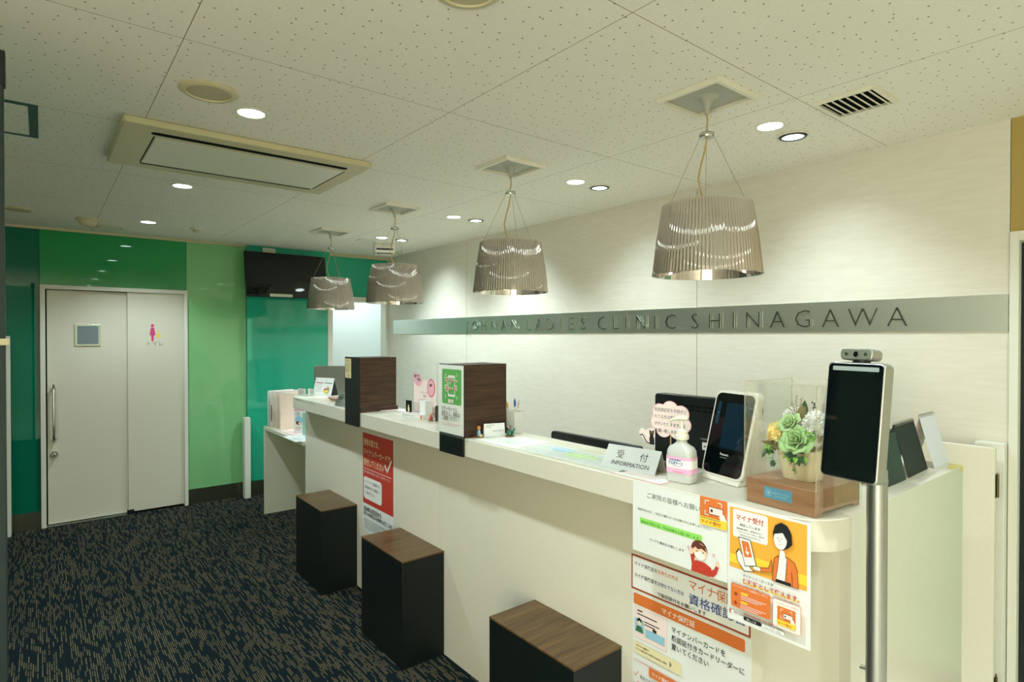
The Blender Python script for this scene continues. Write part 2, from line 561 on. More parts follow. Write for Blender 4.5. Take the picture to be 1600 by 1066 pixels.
# cream wall with the end return beside the staff door
struct('wall_right', MB().box(WX, WX + .12, 0.62, GY + .0, 0, CEIL, M_cream))
b = MB()
b.box(WX + .0, WX + .12, -0.4, 0.6175, 2.03, CEIL, M_khaki)
b.box(WX + .0, WX + .12, YF, -0.4, 0, CEIL, M_counter)
struct('wall_right_above_door', b)
d2 = thing('door_2', None, None, kind='structure')
b = MB()
b.box(WX - .012, WX + .12, 0.588, 0.618, 0, 2.03, M_white)
b.box(WX - .012, WX + .12, -0.4, 0.588, 1.99, 2.03, M_white)
b.build('door_frame', d2, 0.002)
b = MB()
b.box(WX + .03, WX + .06, 0.545, 0.586, 0.01, 1.985, M_black)
b.box(WX + .03, WX + .06, -0.4, -0.36, 0.01, 1.985, M_black)
b.box(WX + .03, WX + .06, -0.36, 0.545, 0.01, 0.09, M_black)
b.box(WX + .03, WX + .06, -0.36, 0.545, 1.93, 1.985, M_black)
b.build('door_leaf', d2, 0.001)
MB().box(WX + .042, WX + .048, -0.36, 0.545, 0.09, 1.93, M_glass).build('door_pane', d2)
MB().box(WX + .55, WX + .6, -1.2, 1.0, 0, CEIL, M_teal).build('room_behind', d2)

# green glass wall
G = 0.0025
b = MB()
b.box(XL, -0.009 - G, GY, GY + .03, 0.142, CEIL, M_teal_shaded)
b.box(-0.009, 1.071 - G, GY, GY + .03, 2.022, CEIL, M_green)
b.box(1.071, 1.597, GY, GY + .03, 0.142, CEIL, M_green_lit)
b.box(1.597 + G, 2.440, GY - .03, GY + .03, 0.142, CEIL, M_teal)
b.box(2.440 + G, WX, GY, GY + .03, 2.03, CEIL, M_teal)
b.box(XL, -0.01, GY + .03, GY + .1, 0, CEIL, M_darkslot)
b.box(-0.01, 1.074, GY + .065, GY + .1, 0, CEIL, M_darkslot)  # added backing that blocks outside light around the door leaf
b.box(1.074, 2.42, GY + .03, GY + .1, 0, CEIL, M_darkslot)
b.box(2.42, WX + .1, GY + .03, GY + .1, 2.03, CEIL, M_darkslot)
struct('wall_back', b, smooth=False)
b = MB()
b.box(XL, -0.012, GY - .012, GY + .01, 0, 0.142, M_base)
struct('baseboard_back', b)
b = MB()
b.box(1.074, 1.597, GY - .012, GY + .01, 0, 0.142, M_base)
b.box(1.585, 2.44, GY - .042, GY + .0, 0, 0.142, M_base)
struct('baseboard_back_beside_counter', b)
b = MB()
b.box(XL, 1.6, GY - .02, GY, CEIL - .022, CEIL, M_beige)
struct('trim_1', b, bevel=.002)
b = MB()
b.box(2.445, WX, GY - .03, GY, CEIL - .035, CEIL, M_beige)
struct('trim_2', b, bevel=.002)

# toilet door
d1 = thing('door_1', None, None, kind='structure')
b = MB()
b.box(-0.009, 0.026, GY - .03, GY + .06, 0, 2.022, M_white)
b.box(1.043, 1.074, GY - .03, GY + .06, 0, 2.022, M_white)
b.box(0.026, 1.043, GY - .03, GY + .06, 1.988, 2.022, M_white)
b.build('door_frame', d1, 0.002)
leaf = MB().box(0.036, 0.62, GY + .018, GY + .048, 0.014, 1.982, M_doorw).build('door_leaf', d1, 0.001)
b = MB()
b.box(0.222, 0.405, GY + .009, GY + .019, 1.508, 1.697, M_steel)
b.build('window_frame', leaf, 0.002)
MB().box(0.240, 0.388, GY + .0065, GY + .011, 1.525, 1.681, mat('frosted_window', rgb(116, 128, 132), 0.25, noise=0.05)).build('window_pane', leaf)
b = MB()
hx = 0.078
b.tube([(hx, GY + .018, 1.170), (hx, GY - .02, 1.176), (hx, GY - .032, 1.16), (hx, GY - .034, 1.13), (hx, GY - .034, 0.77), (hx, GY - .032, 0.735), (hx, GY - .02, 0.72), (hx, GY + .018, 0.725)], 0.0125, M_chrome, 12)
b.cyl((hx, GY + .018, 1.172), (hx, GY + .012, 1.172), 0.02, M_chrome)
b.cyl((hx, GY + .018, 0.724), (hx, GY + .012, 0.724), 0.02, M_chrome)
b.build('handle', leaf)
b = MB()
b.cyl((hx, GY + .018, 0.60), (hx, GY + .006, 0.60), 0.026, M_chrome)
b.ball((hx, GY - .012, 0.60), 0.019, M_chrome)
b.build('lock_knob', leaf)
fx = MB().box(0.600, 1.043, GY - .006, GY + .014, 0.02, 1.988, M_doorw).build('fixed_panel', d1, 0.001)
a = Art((0.70, GY - .0065, 1.72), (1, 0, 0), (0, 0, 1), 0.25, 0.25)
a.ell(.367, .12, .0135, .0135, I_mag)
a.poly([(.32, .19), (.415, .19), (.445, .36), (.46, .47), (.41, .47), (.405, .54), (.395, .70), (.34, .70), (.33, .54), (.325, .47), (.275, .47), (.29, .36)], I_mag)
a.ell(.56, .33, .008, .008, I_yel)
a.poly([(.50, .49), (.53, .40), (.59, .40), (.62, .49), (.645, .52), (.60, .55), (.52, .55), (.475, .52)], I_yel)
a.text('トイレ', .21, .845, 0.046, I_grey, width=.5)
a.mb.build('restroom_pictogram', fx, smooth=False)
b = MB()
b.box(0.026, 0.605, GY - .012, GY + .06, 0, 0.006, M_steel)
b.build('floor_track', d1)
MB().box(0.588, 0.642, GY - .024, GY - .007, 0.0, 0.042, M_black).build('floor_stopper', d1, 0.002)

# doorway to the lit back room
d3 = thing('door_3', None, None, kind='structure')
b = MB()
b.box(2.42, 2.475, GY - .035, GY + .11, 0, 2.0, M_white)
b.box(WX - .035, WX, GY - .02, GY + .11, 0, 2.0, M_white)
b.box(2.44, WX, GY - .02, GY + .11, 1.975, 2.03, M_white)
b.build('door_frame', d3, 0.002)
M_room = mat('pale_room_paint', rgb(228, 234, 232), 0.6, noise=0.02)
b = MB()
b.box(2.475, 3.7, GY + .95, GY + 1.0, 0, CEIL, M_room)
b.box(2.42, 2.47, GY + .11, GY + 1.0, 0, CEIL, M_room)
b.box(3.65, 3.7, GY + .11, GY + 1.0, 0, CEIL, M_room)
b.box(3.25, 3.7, GY + .06, GY + .11, 0, CEIL, M_room)
b.build('back_room', d3)

# ---------------------------------------------------------------- reception counter
YA, YB, XF, XP = 0.612, 4.49, 1.443, 1.570
ctr = thing('reception_counter', 'long cream laminate reception counter running the length of the waiting area', 'counter', (0, 0, 0))
def arc(cx, cy, r, a0, a1, n=10):
    return [(cx + r * cos(radians(a0 + (a1 - a0) * i / n)), cy + r * sin(radians(a0 + (a1 - a0) * i / n))) for i in range(n + 1)]
R_ = XP - XF
out = arc(XP, YA + R_, R_, 180, 270) + [(XP, .6405), (2.485, .6405), (2.485, 0.86), (1.745, 0.86), (1.745, YB)] + arc(XP, YB - R_, R_, 90, 180)
b = MB()
b.prism(out, 1.069, ZT, M_ctop)
b.build('worktop', ctr, 0.003)
b = MB()
b.box(XP, XP + .03, YA + .0276, 2.5475, 0, 1.069, M_counter)
b.box(XP, XP + .03, 2.5495, YB, 0, 1.069, M_counter)
b.box(XP + .004, XP + .026, 2.5475, 2.5495, 0, 1.069, M_beige)
b.build('front_panel', ctr)
MB().box(XP + .0003, 2.485, YA - .0005, YA + .028, 0, ZT, M_ctop).build('end_panel', ctr)
MB().box(XP + .03, 1.74, YB - .03, YB, 0, 1.0689, M_counter).build('far_panel', ctr)
MB().box(1.62, 2.2, 0.86, 4.4, 0.70, 0.735, M_ctop).build('staff_desk_shelf', ctr, 0.002)
b = MB()
b.add([(2.38, .613, 1.1502), (2.49, .611, 1.1502), (2.493, .66, 1.1502), (2.475, .665, 1.1502), (2.462, .64, 1.1502), (2.39, .636, 1.1502)], [(0, 1, 2, 3, 4, 5)], mat('old_tape', rgb(214, 196, 112), 0.5, noise=.1))
b.add([(2.46, .6112, 1.1503), (2.486, .6112, 1.1503), (2.486, .6112, 1.132), (2.474, .6112, 1.128), (2.46, .6112, 1.14)], [(0, 1, 2, 3, 4)], mat('old_tape', None))
b.build('corner_tape', ctr, smooth=False)

# lower desk at the far end
dk = thing('writing_desk', 'low cream desk joined to the far end of the counter, holding clear files', 'desk', (0, 0, 0))
b = MB(); b.box(1.553, 2.02, YB + .001, 5.507, 0.757, 0.787, M_ctop); b.build('desk_top', dk, .002)
b = MB(); b.box(1.553, 2.02, 5.482, 5.507, 0, 0.757, M_counter); b.build('side_panel', dk, .001)
b = MB(); b.box(1.99, 2.02, YB + .001, 5.482, 0, 0.757, M_counter); b.build('rear_panel', dk, .001)

# half-height gate and its post
gt = thing('swing_gate', 'cream half-height swing gate between counter end and wall', 'gate', (3.045, .64, 0))
MB().box(-0.015, 0.015, 0, 0.62, 0.02, 1.139, M_counter).build('gate_leaf', gt, .002)
for z in (0.935, 0.10):
    h = MB()
    M_brz = mat('bronze_hinge', rgb(112, 94, 58), 0.35, .9, noise=.1)
    h.box(0.017, 0.044, -0.001, 0.0015, z, z + .095, M_brz)
    h.cyl((0.0155, -0.004, z), (0.0155, -0.004, z + .095), 0.005, M_brz, n=12)
    h.box(-0.002, 0.0145, -0.002, 0.001, z, z + .095, M_black)
    for k in range(3):
        h.cyl((0.031, -0.001, z + .017 + .03 * k), (0.031, -0.004, z + .017 + .03 * k), 0.005, M_chrome, n=10)
    h.build('hinge', gt)
ps = MB().box(3.088, WX - .001, .621, .72, 0, 1.152, M_white).build('gate_post', None, .002)
tag(ps, 'short white post against the cream wall that carries the hinged gate', 'post')

# ---------------------------------------------------------------- block stools
def stool():
    t = thing('block_stool', 'x', 'stool', group='dark wood block stools along the counter')
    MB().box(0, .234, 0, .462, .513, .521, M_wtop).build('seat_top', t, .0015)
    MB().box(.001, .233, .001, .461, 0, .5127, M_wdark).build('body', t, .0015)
    return t
s0 = stool(); s0.location = (1.336, 1.350, 0)
s0['label'] = 'brown-topped dark block stool nearest the orange poster, cut by the picture bottom'
dup(s0, (1.336, 2.506, 0), 0, 'dark block stool with brown top below the second divider, middle of the three stools')
dup(s0, (1.336, 3.547, 0), 0, 'farthest dark block stool, beside the low writing desk')

# ---------------------------------------------------------------- dividers on the counter
def divider(y0, label, w_=0.19):
    t = thing('counter_divider', label, 'divider', (1.430, y0, 0), group='dark wood dividers on the counter')
    f = MB()
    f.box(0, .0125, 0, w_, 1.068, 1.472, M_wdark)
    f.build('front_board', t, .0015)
    g = MB()
    g.box(.0130, .247, .004, w_ - .004, 1.1502, 1.470, M_wdiv)
    g.build('body', t, .001)
    k = MB()
    k.box(.0130, .254, -.003, w_ + .003, 1.1502, 1.176, M_wdiv)
    k.build('plinth', t, .001)
    return t
dv1 = divider(3.214, 'dark walnut divider box with a small yellow notice, farther along the counter')
dv2 = divider(2.134, 'dark walnut divider box carrying the green silent mode sign')
a = Art((1.4290, 3.395, 1.462), (0, -1, 0), (0, 0, 1), 0.085, 0.115)
a.sheet(ink('notice_yellow', 222, 204, 146))
a.rect(.08, .06, .92, .075, I_grey); a.text('お知らせ', .15, .17, .014, I_k)
for i in range(6):
    a.rect(.1, .26 + .08 * i, (.9, .8, .86, .7, .88, .6)[i], .285 + .08 * i, I_grey)
a.ell(.62, .88, .006, .008, I_blue)
o = a.mb.build('yellow_notice', None, smooth=False)
tag(o, 'small yellow notice taped to the front of the farther walnut divider', 'notice')

# ---------------------------------------------------------------- posters and signs
NL = (0, -1, 0)      # reading direction on the counter front, seen from the waiting side
ZU = (0, 0, 1)
def poster_obj(a, name, label, cat='poster', group=None):
    o = a.mb.build(name, None, smooth=False)
    return tag(o, label, cat, group)

# visitor notice with mask wearing figure
a = Art((1.4405, 1.196, 1.147), NL, ZU, 0.325, 0.215)
a.sheet()
a.text('ご来院の皆様へお願い', .17, .19, .0185, I_k, bold=.0, width=.57)
a.text('発熱がある方、ご気分の優れない方は速やかにお申し出ください。', .06, .40, .0088, I_k, bold=.0, width=.80)
a.rect(.09, .50, .76, .585, I_hgreen)
a.text('感染症予防の為、手指消毒をお願い致します。', .10, .57, .0095, I_dgreen, bold=.0, width=.64)
a.text('マスクの着用をお願いします', .20, .79, .0092, I_k, bold=.0, width=.38)
cu_, cv_ = .735, .70
a.poly([(.655, 1.0), (.66, .90), (.70, .84), (.79, .84), (.85, .88), (.865, .985), (.83, 1.0)], I_red)
a.poly([(.66, .90), (.645, .78), (.665, .72), (.69, .74), (.685, .86)], I_red)
a.poly([(.83, .94), (.88, .88), (.905, .80), (.925, .82), (.905, .93), (.87, .99)], I_red)
a.ell(cu_, .695, .026, .027, I_hair)
a.ell(cu_ + .008, .715, .0225, .0235, I_skin)
a.poly([(.668, .70), (.675, .63), (.73, .605), (.79, .63), (.808, .70), (.76, .668), (.72, .69), (.70, .665)], I_hair)
a.ell(.745, .765, .016, .012, I_white)
a.ell(.715, .715, .0018, .0022, I_k); a.ell(.775, .715, .0018, .0022, I_k)
a.ell(.66, .735, .006, .010, I_skin); a.ell(.915, .80, .0055, .008, I_skin)
a.ell(.63, .70, .004, .004, I_pink); a.ell(.88, .70, .004, .004, I_pink)
poster_obj(a, 'visitor_notice', 'white notice to visitors with a mask-wearing figure, hung from the counter edge', 'notice')
# sticker
a = Art((1.4385, 0.955, 1.152), NL, ZU, 0.084, 0.078)
def mini_sticker(a, u0, v0, u1, v1, txt=True):
    fu = lambda u: u0 + (u1 - u0) * u
    fv = lambda v: v0 + (v1 - v0) * v
    a.rect(fu(0), fv(0), fu(1), fv(1), I_or)
    for (x, y, sx, sy) in ((.2, .12, 1, 1), (.8, .12, -1, 1), (.2, .62, 1, -1)):
        a.line([(fu(x), fv(y + .14 * sy)), (fu(x), fv(y)), (fu(x + .14 * sx), fv(y))], .0022 * (u1 - u0) * a.W / .084, I_white)
    a.rect(fu(.34), fv(.30), fu(.86), fv(.58), I_k)
    a.rect(fu(.355), fv(.32), fu(.845), fv(.56), I_pale)
    a.ell(fu(.45), fv(.44), .0035 * (u1 - u0) * a.W / .084, .0045 * (u1 - u0) * a.W / .084, I_k)
    a.poly([(fu(.72), fv(.62)), (fu(.8), fv(.44)), (fu(.9), fv(.5)), (fu(1), fv(.7)), (fu(1), fv(.74)), (fu(.8), fv(.74))], I_white)
    a.rect(fu(0), fv(.70), fu(1), fv(1), I_yel)
    a.text('マイナ受付', fu(.05), fv(.93), .011 * (u1 - u0) * a.W / .084, I_red, bold=.02, width=.74 * (u1 - u0))
    if txt: a.rect(fu(.05), fv(.735), fu(.75), fv(.76), I_grey)
a.sheet(); mini_sticker(a, 0, 0, 1, 1)
poster_obj(a, 'reception_sticker', 'small orange and yellow card reception sticker on corner of white notice', 'sticker')

# card reception poster with woman
a = Art((1.4405, 0.870, 1.148), NL, ZU, 0.2185, 0.308)
a.sheet()
a.rect(.025, .02, .96, .54, I_am)
a.poly([(.025, .43), (.4, .40), (.96, .42), (.96, .50), (.025, .50)], I_yel)
a.poly([(.025, .50), (.96, .50), (.96, .54), (.025, .54)], I_am)
a.rr(.07, .03, .51, .27, .006, I_white)
a.text('マイナ受付', .11, .115, .0165, I_red, bold=.02, width=.35)
a.text('対応しています', .16, .165, .008, I_k, bold=.01, width=.26)
for i, s in enumerate(('医療機関や薬局で、保険証のかわりに', 'マイナンバーカードを使って受付が', 'できるようになりました。')):
    a.text(s, .12 + .02 * i, .196 + .025 * i, .0045, I_k, bold=.01, width=.33 - .06 * (i == 2))
# terminal drawing
a.poly([(.115, .40), (.15, .36), (.30, .50), (.36, .52), (.22, .545), (.13, .47)], I_k)
a.poly([(.125, .405), (.155, .372), (.30, .505), (.34, .52), (.225, .537), (.138, .468)], I_white)
a.poly([(.145, .26), (.30, .26), (.38, .47), (.23, .50)], I_k)
a.poly([(.155, .266), (.295, .266), (.37, .465), (.236, .492)], I_white)
a.poly([(.185, .285), (.28, .285), (.325, .405), (.225, .42)], I_or)
a.line([(.25, .33), (.262, .385)], .002, I_white); a.poly([(.235, .37), (.29, .365), (.268, .40)], I_white)
# woman
def outl(pts, col, wd=.0011):
    a.poly(pts, col); a.line(pts + [pts[0]], wd, I_k)
outl([(.575, .54), (.585, .42), (.60, .35), (.64, .325), (.70, .315), (.76, .32), (.83, .345), (.86, .40), (.87, .50), (.875, .54), (.80, .54), (.595, .54)], I_or)
a.poly([(.62, .515), (.79, .515), (.795, .54), (.61, .54)], I_k)
outl([(.655, .32), (.745, .32), (.735, .42), (.725, .515), (.62, .515), (.64, .42)], I_white, .0009)
outl([(.575, .42), (.57, .48), (.44, .495), (.43, .465), (.53, .45), (.565, .37)], I_or, .0009)
outl([(.44, .495), (.36, .50), (.33, .48), (.37, .465), (.43, .465)], I_white, .0009)
a.line([(.80, .42), (.815, .535)], .001, I_k)
a.poly([(.67, .27), (.72, .27), (.73, .32), (.70, .34), (.66, .32)], I_white)
a.ell(.695, .155, .0235, .0325, I_k)
a.poly([(.585, .14), (.61, .08), (.68, .045), (.75, .06), (.80, .12), (.81, .20), (.77, .235), (.74, .24), (.72, .20), (.60, .22)], I_k)
a.ell(.672, .185, .0165, .0245, I_white)
a.poly([(.60, .15), (.62, .10), (.70, .09), (.75, .14), (.75, .18), (.70, .125)], I_k)
for u in (.645, .69): a.ell(u, .175, .0012, .0014, I_k)
a.line([(.665, .18), (.66, .20), (.67, .202)], .0007, I_k); a.line([(.655, .222), (.675, .225), (.69, .22)], .0008, I_red)
for k in range(4): a.ell(.752, .37 + .038 * k, .001, .001, I_k)
a.text('マイナンバーカードが', .22, .582, .0085, I_k, bold=.01, width=.38)
a.rect(.22, .628, .88, .640, I_yel)
a.text('保険証として使えます。', .22, .636, .0145, I_red, bold=.02, width=.68)
a.rr(.07, .665, .565, .865, .005, I_or)
a.text('マイナンバーカードを保険証として使うと', .095, .69, .0058, I_white, width=.44)
for i in range(2):
    v = .72 + .075 * i
    a.rr(.20, v, .29, v + .018, .002, I_yel)
    a.ell(.135, v + .03, .0045, .0045, I_brick)
    for j in range(3): a.rect(.20, v + .026 + .014 * j, .52 - .05 * j, v + .031 + .014 * j, I_pale)
a.frame(.60, .665, .92, .895, .005, .0009, I_or, I_white)
a.text('このステッカーが目印！', .64, .70, .006, I_or, width=.25)
mini_sticker(a, .655, .715, .865, .865, False)
a.ell(.085, .905, .005, .006, I_red); a.ell(.098, .905, .0035, .0045, I_white)
a.text('厚生労働省', .125, .915, .0065, I_k, width=.13)
a.text('保険証利用は申込みが必要です', .25, .892, .006, I_red, width=.42)
a.rr(.25, .905, .475, .94, .004, I_k); a.text('詳しくは', .29, .932, .0065, I_white, width=.12)
a.frame(.48, .905, .75, .94, .004, .0007, I_k, I_white); a.text('マイナポータル', .51, .931, .0058, I_k, width=.2)
poster_obj(a, 'reception_poster', 'orange and yellow poster of a woman at a terminal, right end of counter', 'poster')

# red framed strip
a = Art((1.5690, 1.308, 0.857), NL, ZU, 0.432, 0.118)
a.sheet(I_brick)
a.rect(.012, .05, .988, .95, I_white)
a.text('マイナ保険証を', .03, .29, .0150, I_k, bold=.01, width=.22); a.text('お持ちの方は', .255, .29, .0150, I_or, bold=.01, width=.18)
a.text('マイナ保険証を', .03, .62, .0150, I_k, bold=.01, width=.22); a.text('お持ちでない方は', .255, .62, .0150, I_blue, bold=.01, width=.23)
a.text('マイナ保険証', .53, .37, .036, I_or, bold=.005, width=.44)
a.text('資格確認書', .53, .74, .036, I_blue, bold=.005, width=.44)
a.text('で毎回受付をお願いします', .25, .91, .0145, I_k, bold=.01, width=.42)
poster_obj(a, 'framed_notice', 'white strip notice in a brick red frame, directly under the visitor notice', 'notice')

# tall insurance card poster
a = Art((1.5690, 1.303, 0.735), NL, ZU, 0.430, 0.60)
a.sheet()
a.rr(.01, .012, .955, .075, .006, I_or)
a.text('マイナ保険証', .28, .060, .021, I_white, bold=.01, width=.29)
a.frame(.02, .085, .33, .262, .004, .0008, I_pink, I_pale)
a.rect(.05, .10, .10, .108, I_k); a.rect(.05, .12, .24, .126, I_k); a.rect(.12, .15, .26, .155, I_k); a.rect(.12, .165, .22, .17, I_k)
a.rect(.13, .19, .31, .235, I_lblue); a.rect(.20, .172, .235, .188, I_k)
a.rect(.03, .15, .115, .225, I_lblue)
a.poly([(.035, .222), (.045, .195), (.07, .185), (.10, .195), (.112, .222)], I_dgreen)
a.ell(.073, .168, .009, .012, I_skin); a.poly([(.05, .167), (.053, .15), (.075, .142), (.095, .152), (.097, .167), (.074, .158)], I_k)
for i, s in enumerate(('マイナンバーカードを', '顔認証付きカードリーダーに', '置いてください')):
    a.text(s, .375, .135 + .045 * i, .0215, I_k, bold=.008, width=(.44, .58, .31)[i])
a.rr(.02, .28, .46, .345, .003, I_cream)
a.text('何らかの事情で、', .045, .305, .0072, I_k, bold=.01, width=.13)
a.text('マイナ保険証での受付が出来ない場合', .045, .325, .0072, I_k, bold=.01, width=.29)
a.poly([(.36, .295), (.38, .3125), (.36, .33)], I_grey)
a.rect(.02, .385, .95, .388, I_or)
a.rr(.17, .39, .55, .44, .004, I_or)
a.text('マイナ保険証のメリット', .20, .426, .0145, I_white, bold=.01, width=.32)
for i, s in enumerate(('過去のお薬・診療データを医師と共有', '突然の手術・入院でも高額支払いが不要', '救急現場での搬送中の適切な応急処置')):
    v = .475 + .055 * i
    a.line([(.025, v - .015), (.04, v), (.07, v - .03)], .002, I_or)
    a.text(s, .085, v, .0125, I_k, width=.45)
a.poly([(.8, .45), (.84, .45), (.83, .47)], I_yel)
poster_obj(a, 'insurance_poster', 'large white poster with orange heading bar and card drawing, lowest on counter front', 'poster')

# red poster near the far stool
a = Art((1.5690, 3.462, 1.004), NL, ZU, 0.420, 0.62)
a.sheet()
a.rect(.015, .012, .985, .72, I_red)
for s, u, v, wd in (('患者の皆さま、', .05, .13, .5), ('マイナンバーカードで', .04, .23, .86), ('受付してください', .05, .33, .66)):
    a.text(s, u, v, .046, I_cream, bold=.02, width=wd)
a.line([(.74, .27), (.80, .325), (.93, .21)], .014, I_white)
a.rect(.05, .365, .93, .37, I_white)
a.text('受診の際は必ずお持ちいただき、お声がけください', .05, .41, .019, I_pale, width=.86)
a.rr(.05, .45, .64, .67, .02, I_white)
for i, s in enumerate(('カードリーダーで顔認証を行い', '同意事項などを確認して', 'ご受付下さい')):
    a.text(s, .09, .51 + .055 * i, .021, I_k, width=(.5, .5, .34)[i])
a.text('2024年12月2日から', .05, .79, .034, I_k, bold=.02, width=.58)
a.text('現行の健康保険証の新規発行は終了します', .05, .835, .026, I_k, bold=.01, width=.9)
for i in range(6):
    a.rect(.06, .87 + .018 * i, .8 - .1 * (i % 3), .874 + .018 * i, I_grey)
poster_obj(a, 'red_poster', 'tall red and white card reception poster behind the farthest stools', 'poster')

# silent mode sign in clear sleeve on the second divider
a = Art((1.4285, 2.330, 1.468), NL, ZU, 0.208, 0.308)
a.sheet()
a.rr(.16, .06, .92, .57, .010, I_green)
a.frame(.40, .15, .68, .46, .006, .0045, I_white, I_green)
a.rect(.41, .155, .67, .185, I_white); a.rect(.41, .425, .67, .455, I_white)
for (x, y, q) in ((.33, .12, 1), (.75, .12, -1), (.33, .49, 1), (.75, .49, -1)):
    s_ = 1 if y < .3 else -1
    a.line([(x, y + .0 * s_), (x - .03 * q, y + .02 * s_), (x - .045 * q, y + .045 * s_)], .0022, I_white)
    a.line([(x + .02 * q, y + .02 * s_), (x, y + .03 * s_), (x - .01 * q, y + .05 * s_)], .0022, I_white)
for s, v in (('マナー', .27), ('モード', .385)):
    a.text(s, .54, v, .036, I_white, 'C', bold=.07, width=.50)
    a.text(s, .54, v, .034, I_red, 'C', bold=.02, width=.46)
a.text('設定', .54, .545, .018, I_pale, 'C', bold=.03, width=.22)
for i, s in enumerate(('マナーモードに', '設定の上、通話は', 'ご遠慮ください。')):
    a.text(s, .17, .665 + .068 * i, .0225, I_k, bold=.0, width=(.62, .72, .66)[i])
a.text('Please set your mobile phone to silent mode', .17, .855, .0065, I_red, width=.74)
a.text('and refrain from calls in the clinic', .24, .88, .0065, I_red, width=.55)
o = poster_obj(a, 'silent_mode_sign', 'green and white silent mode phone sign on front of the walnut divider', 'sign')
f_ = MB().box(1.4245, 1.4250, 2.115, 2.338, 1.150, 1.474, M_film).build('clear_sleeve', o)

# ---------------------------------------------------------------- steel name band with letters
bd = thing('sign_band', 'long brushed steel name band across the cream wall', 'sign', (0, 0, 0))
MB().box(WX - .008, WX - .0005, 0.622, 6.09, 1.618, 1.772, M_steel).build('steel_strip', bd)
M_let = mat('letter_steel', rgb(140, 142, 132), 0.22, 1.0, noise=.03)
ly = dict(zip(range(27), [4.583, 4.45, 4.314, 4.155, 4.013, 3.872, 3.684, 3.56, 3.423, 3.303, 3.187, 3.063, 2.878, 2.747, 2.653, 2.528, 2.411, 2.292, 2.113, 1.977, 1.855, 1.736, 1.596, 1.46, 1.321, 1.171, 1.023]))
for i, ch in enumerate('JOHNANLADIESCLINICSHINAGAWA'):
    vs_, fs, x0, x1 = text2d(ch, -.022)
    ys_ = [p[1] for p in vs_]
    sx = 0.096 / 0.70
    zb = 1.641
    A_ = [(WX - .024, ly[i] - (p[0] - (x0 + x1) / 2) * sx, zb + p[1] * sx) for p in vs_]
    B_ = [(WX - .016, q[1], q[2]) for q in A_]
    n = len(A_)
    cnt = {}
    for f in fs:
        for e in zip(f, f[1:] + f[:1]):
            cnt[e] = cnt.get(e, 0) + 1
    side = [(e[0], e[1], e[1] + n, e[0] + n) for e in cnt if (e[1], e[0]) not in cnt]
    lb = MB()
    lb.add(A_ + B_, [tuple(f) for f in fs] + [tuple(v + n for v in f[::-1]) for f in fs] + side, M_let)
    lb.build('letter', bd, smooth=False)

# ---------------------------------------------------------------- ceiling fixtures
def downlight(x, y, label, tilt=False, watts=None):
    t = thing('adjustable_downlight' if tilt else 'ceiling_downlight', label, 'downlight', (x, y, CEIL), group='black-rimmed wall downlights' if tilt else 'white recessed downlights')
    n = 36
    if tilt:
        b = MB(); b.lathe([(.068, 0), (.070, -.004), (.062, -.006), (.058, -.003)], M_fixture, n=n, cap=False)
        b.build('trim_ring', t)
        b = MB(); b.lathe([(.058, -.003), (.056, -.009), (.046, -.010), (.044, -.005)], M_black, n=n, cap=False)
        b.build('black_ring', t)
        b = MB(); b.lathe([(.0465, -.006), (.001, -.0065)], M_lens, n=n, cap=False)
        b.build('lens', t)
    else:
        b = MB(); b.lathe([(.060, 0), (.061, -.003), (.052, -.005), (.049, -.002)], M_fixture, n=n, cap=False)
        b.build('trim_ring', t)
        b = MB(); b.lathe([(.0495, -.002), (.001, -.0025)], M_lens, n=n, cap=False)
        b.build('lens', t)
    l = bpy.data.lights.new('lamp_light', 'SPOT')
    l.energy = watts or (WALL_W if tilt else DOWN_W)
    l.color = LIGHT_C
    l.spot_size = radians(105 if tilt else 130)
    l.spot_blend = 0.9 if tilt else 0.7
    l.shadow_soft_size = 0.035
    lo = bpy.data.objects.new('lamp_light', l)
    COL.objects.link(lo); lo.parent = t
    lo.location = (0, 0, -.045)
    if tilt:
        d = Vector((.38, 0, -1)).normalized()
        lo.rotation_euler = d.to_track_quat('-Z', 'Y').to_euler()
    return t
for y, l in ((5.446, 'small bright recessed downlight closest to the green wall, above the toilet door'), (4.003, 'recessed downlight just beyond the air conditioner, between it and the green wall'), (2.52, 'recessed downlight between the round ceiling speaker and the air conditioner'), (1.05, 'recessed downlight over the waiting area before the air conditioner'), (-.42, 'recessed downlight over the waiting area behind the viewpoint')):
    downlight(.667, y, l)
for y, l, l2 in ((1.285, 'white-rimmed downlight beside the square air vent and large pendant', 'black-rimmed wall downlight just under the square air vent'), (2.46, 'white-rimmed downlight right of the second pendant from the front', 'black-rimmed wall downlight right of the second pendant from the front'), (3.76, 'white-rimmed downlight between the second and third pendants', 'black-rimmed wall downlight between the second and third pendants'), (4.97, 'white-rimmed downlight above the black-windowed ceiling sensor', 'black-rimmed wall downlight above the black-windowed ceiling sensor')):
    downlight(2.445, y, l, watts=DOWN_W * (.58 if y < 3 else 1.05))
    downlight(2.648, y, l2, True, watts=WALL_W * (1 if y < 3 else 1.9))
downlight(2.445, -.1, 'added white-rimmed downlight over the unseen pale floor behind the viewpoint', watts=DOWN_W * .36)  # this lamp and the next two are unseen, added as fill
downlight(2.445, -1.5, 'added white-rimmed downlight farthest behind the viewpoint', watts=DOWN_W * .36)
downlight(1.5, -.6, 'added white-rimmed downlight in the unseen space behind the viewpoint', watts=DOWN_W * .36)
downlight(-1.2, 3.2, 'added recessed downlight far left over the waiting area, outside the picture', watts=DOWN_W * .13)  # two more unseen lamps, added to light the room from the left
downlight(-1.2, .2, 'added recessed downlight over the left of the waiting area, behind the viewpoint', watts=DOWN_W * .25)

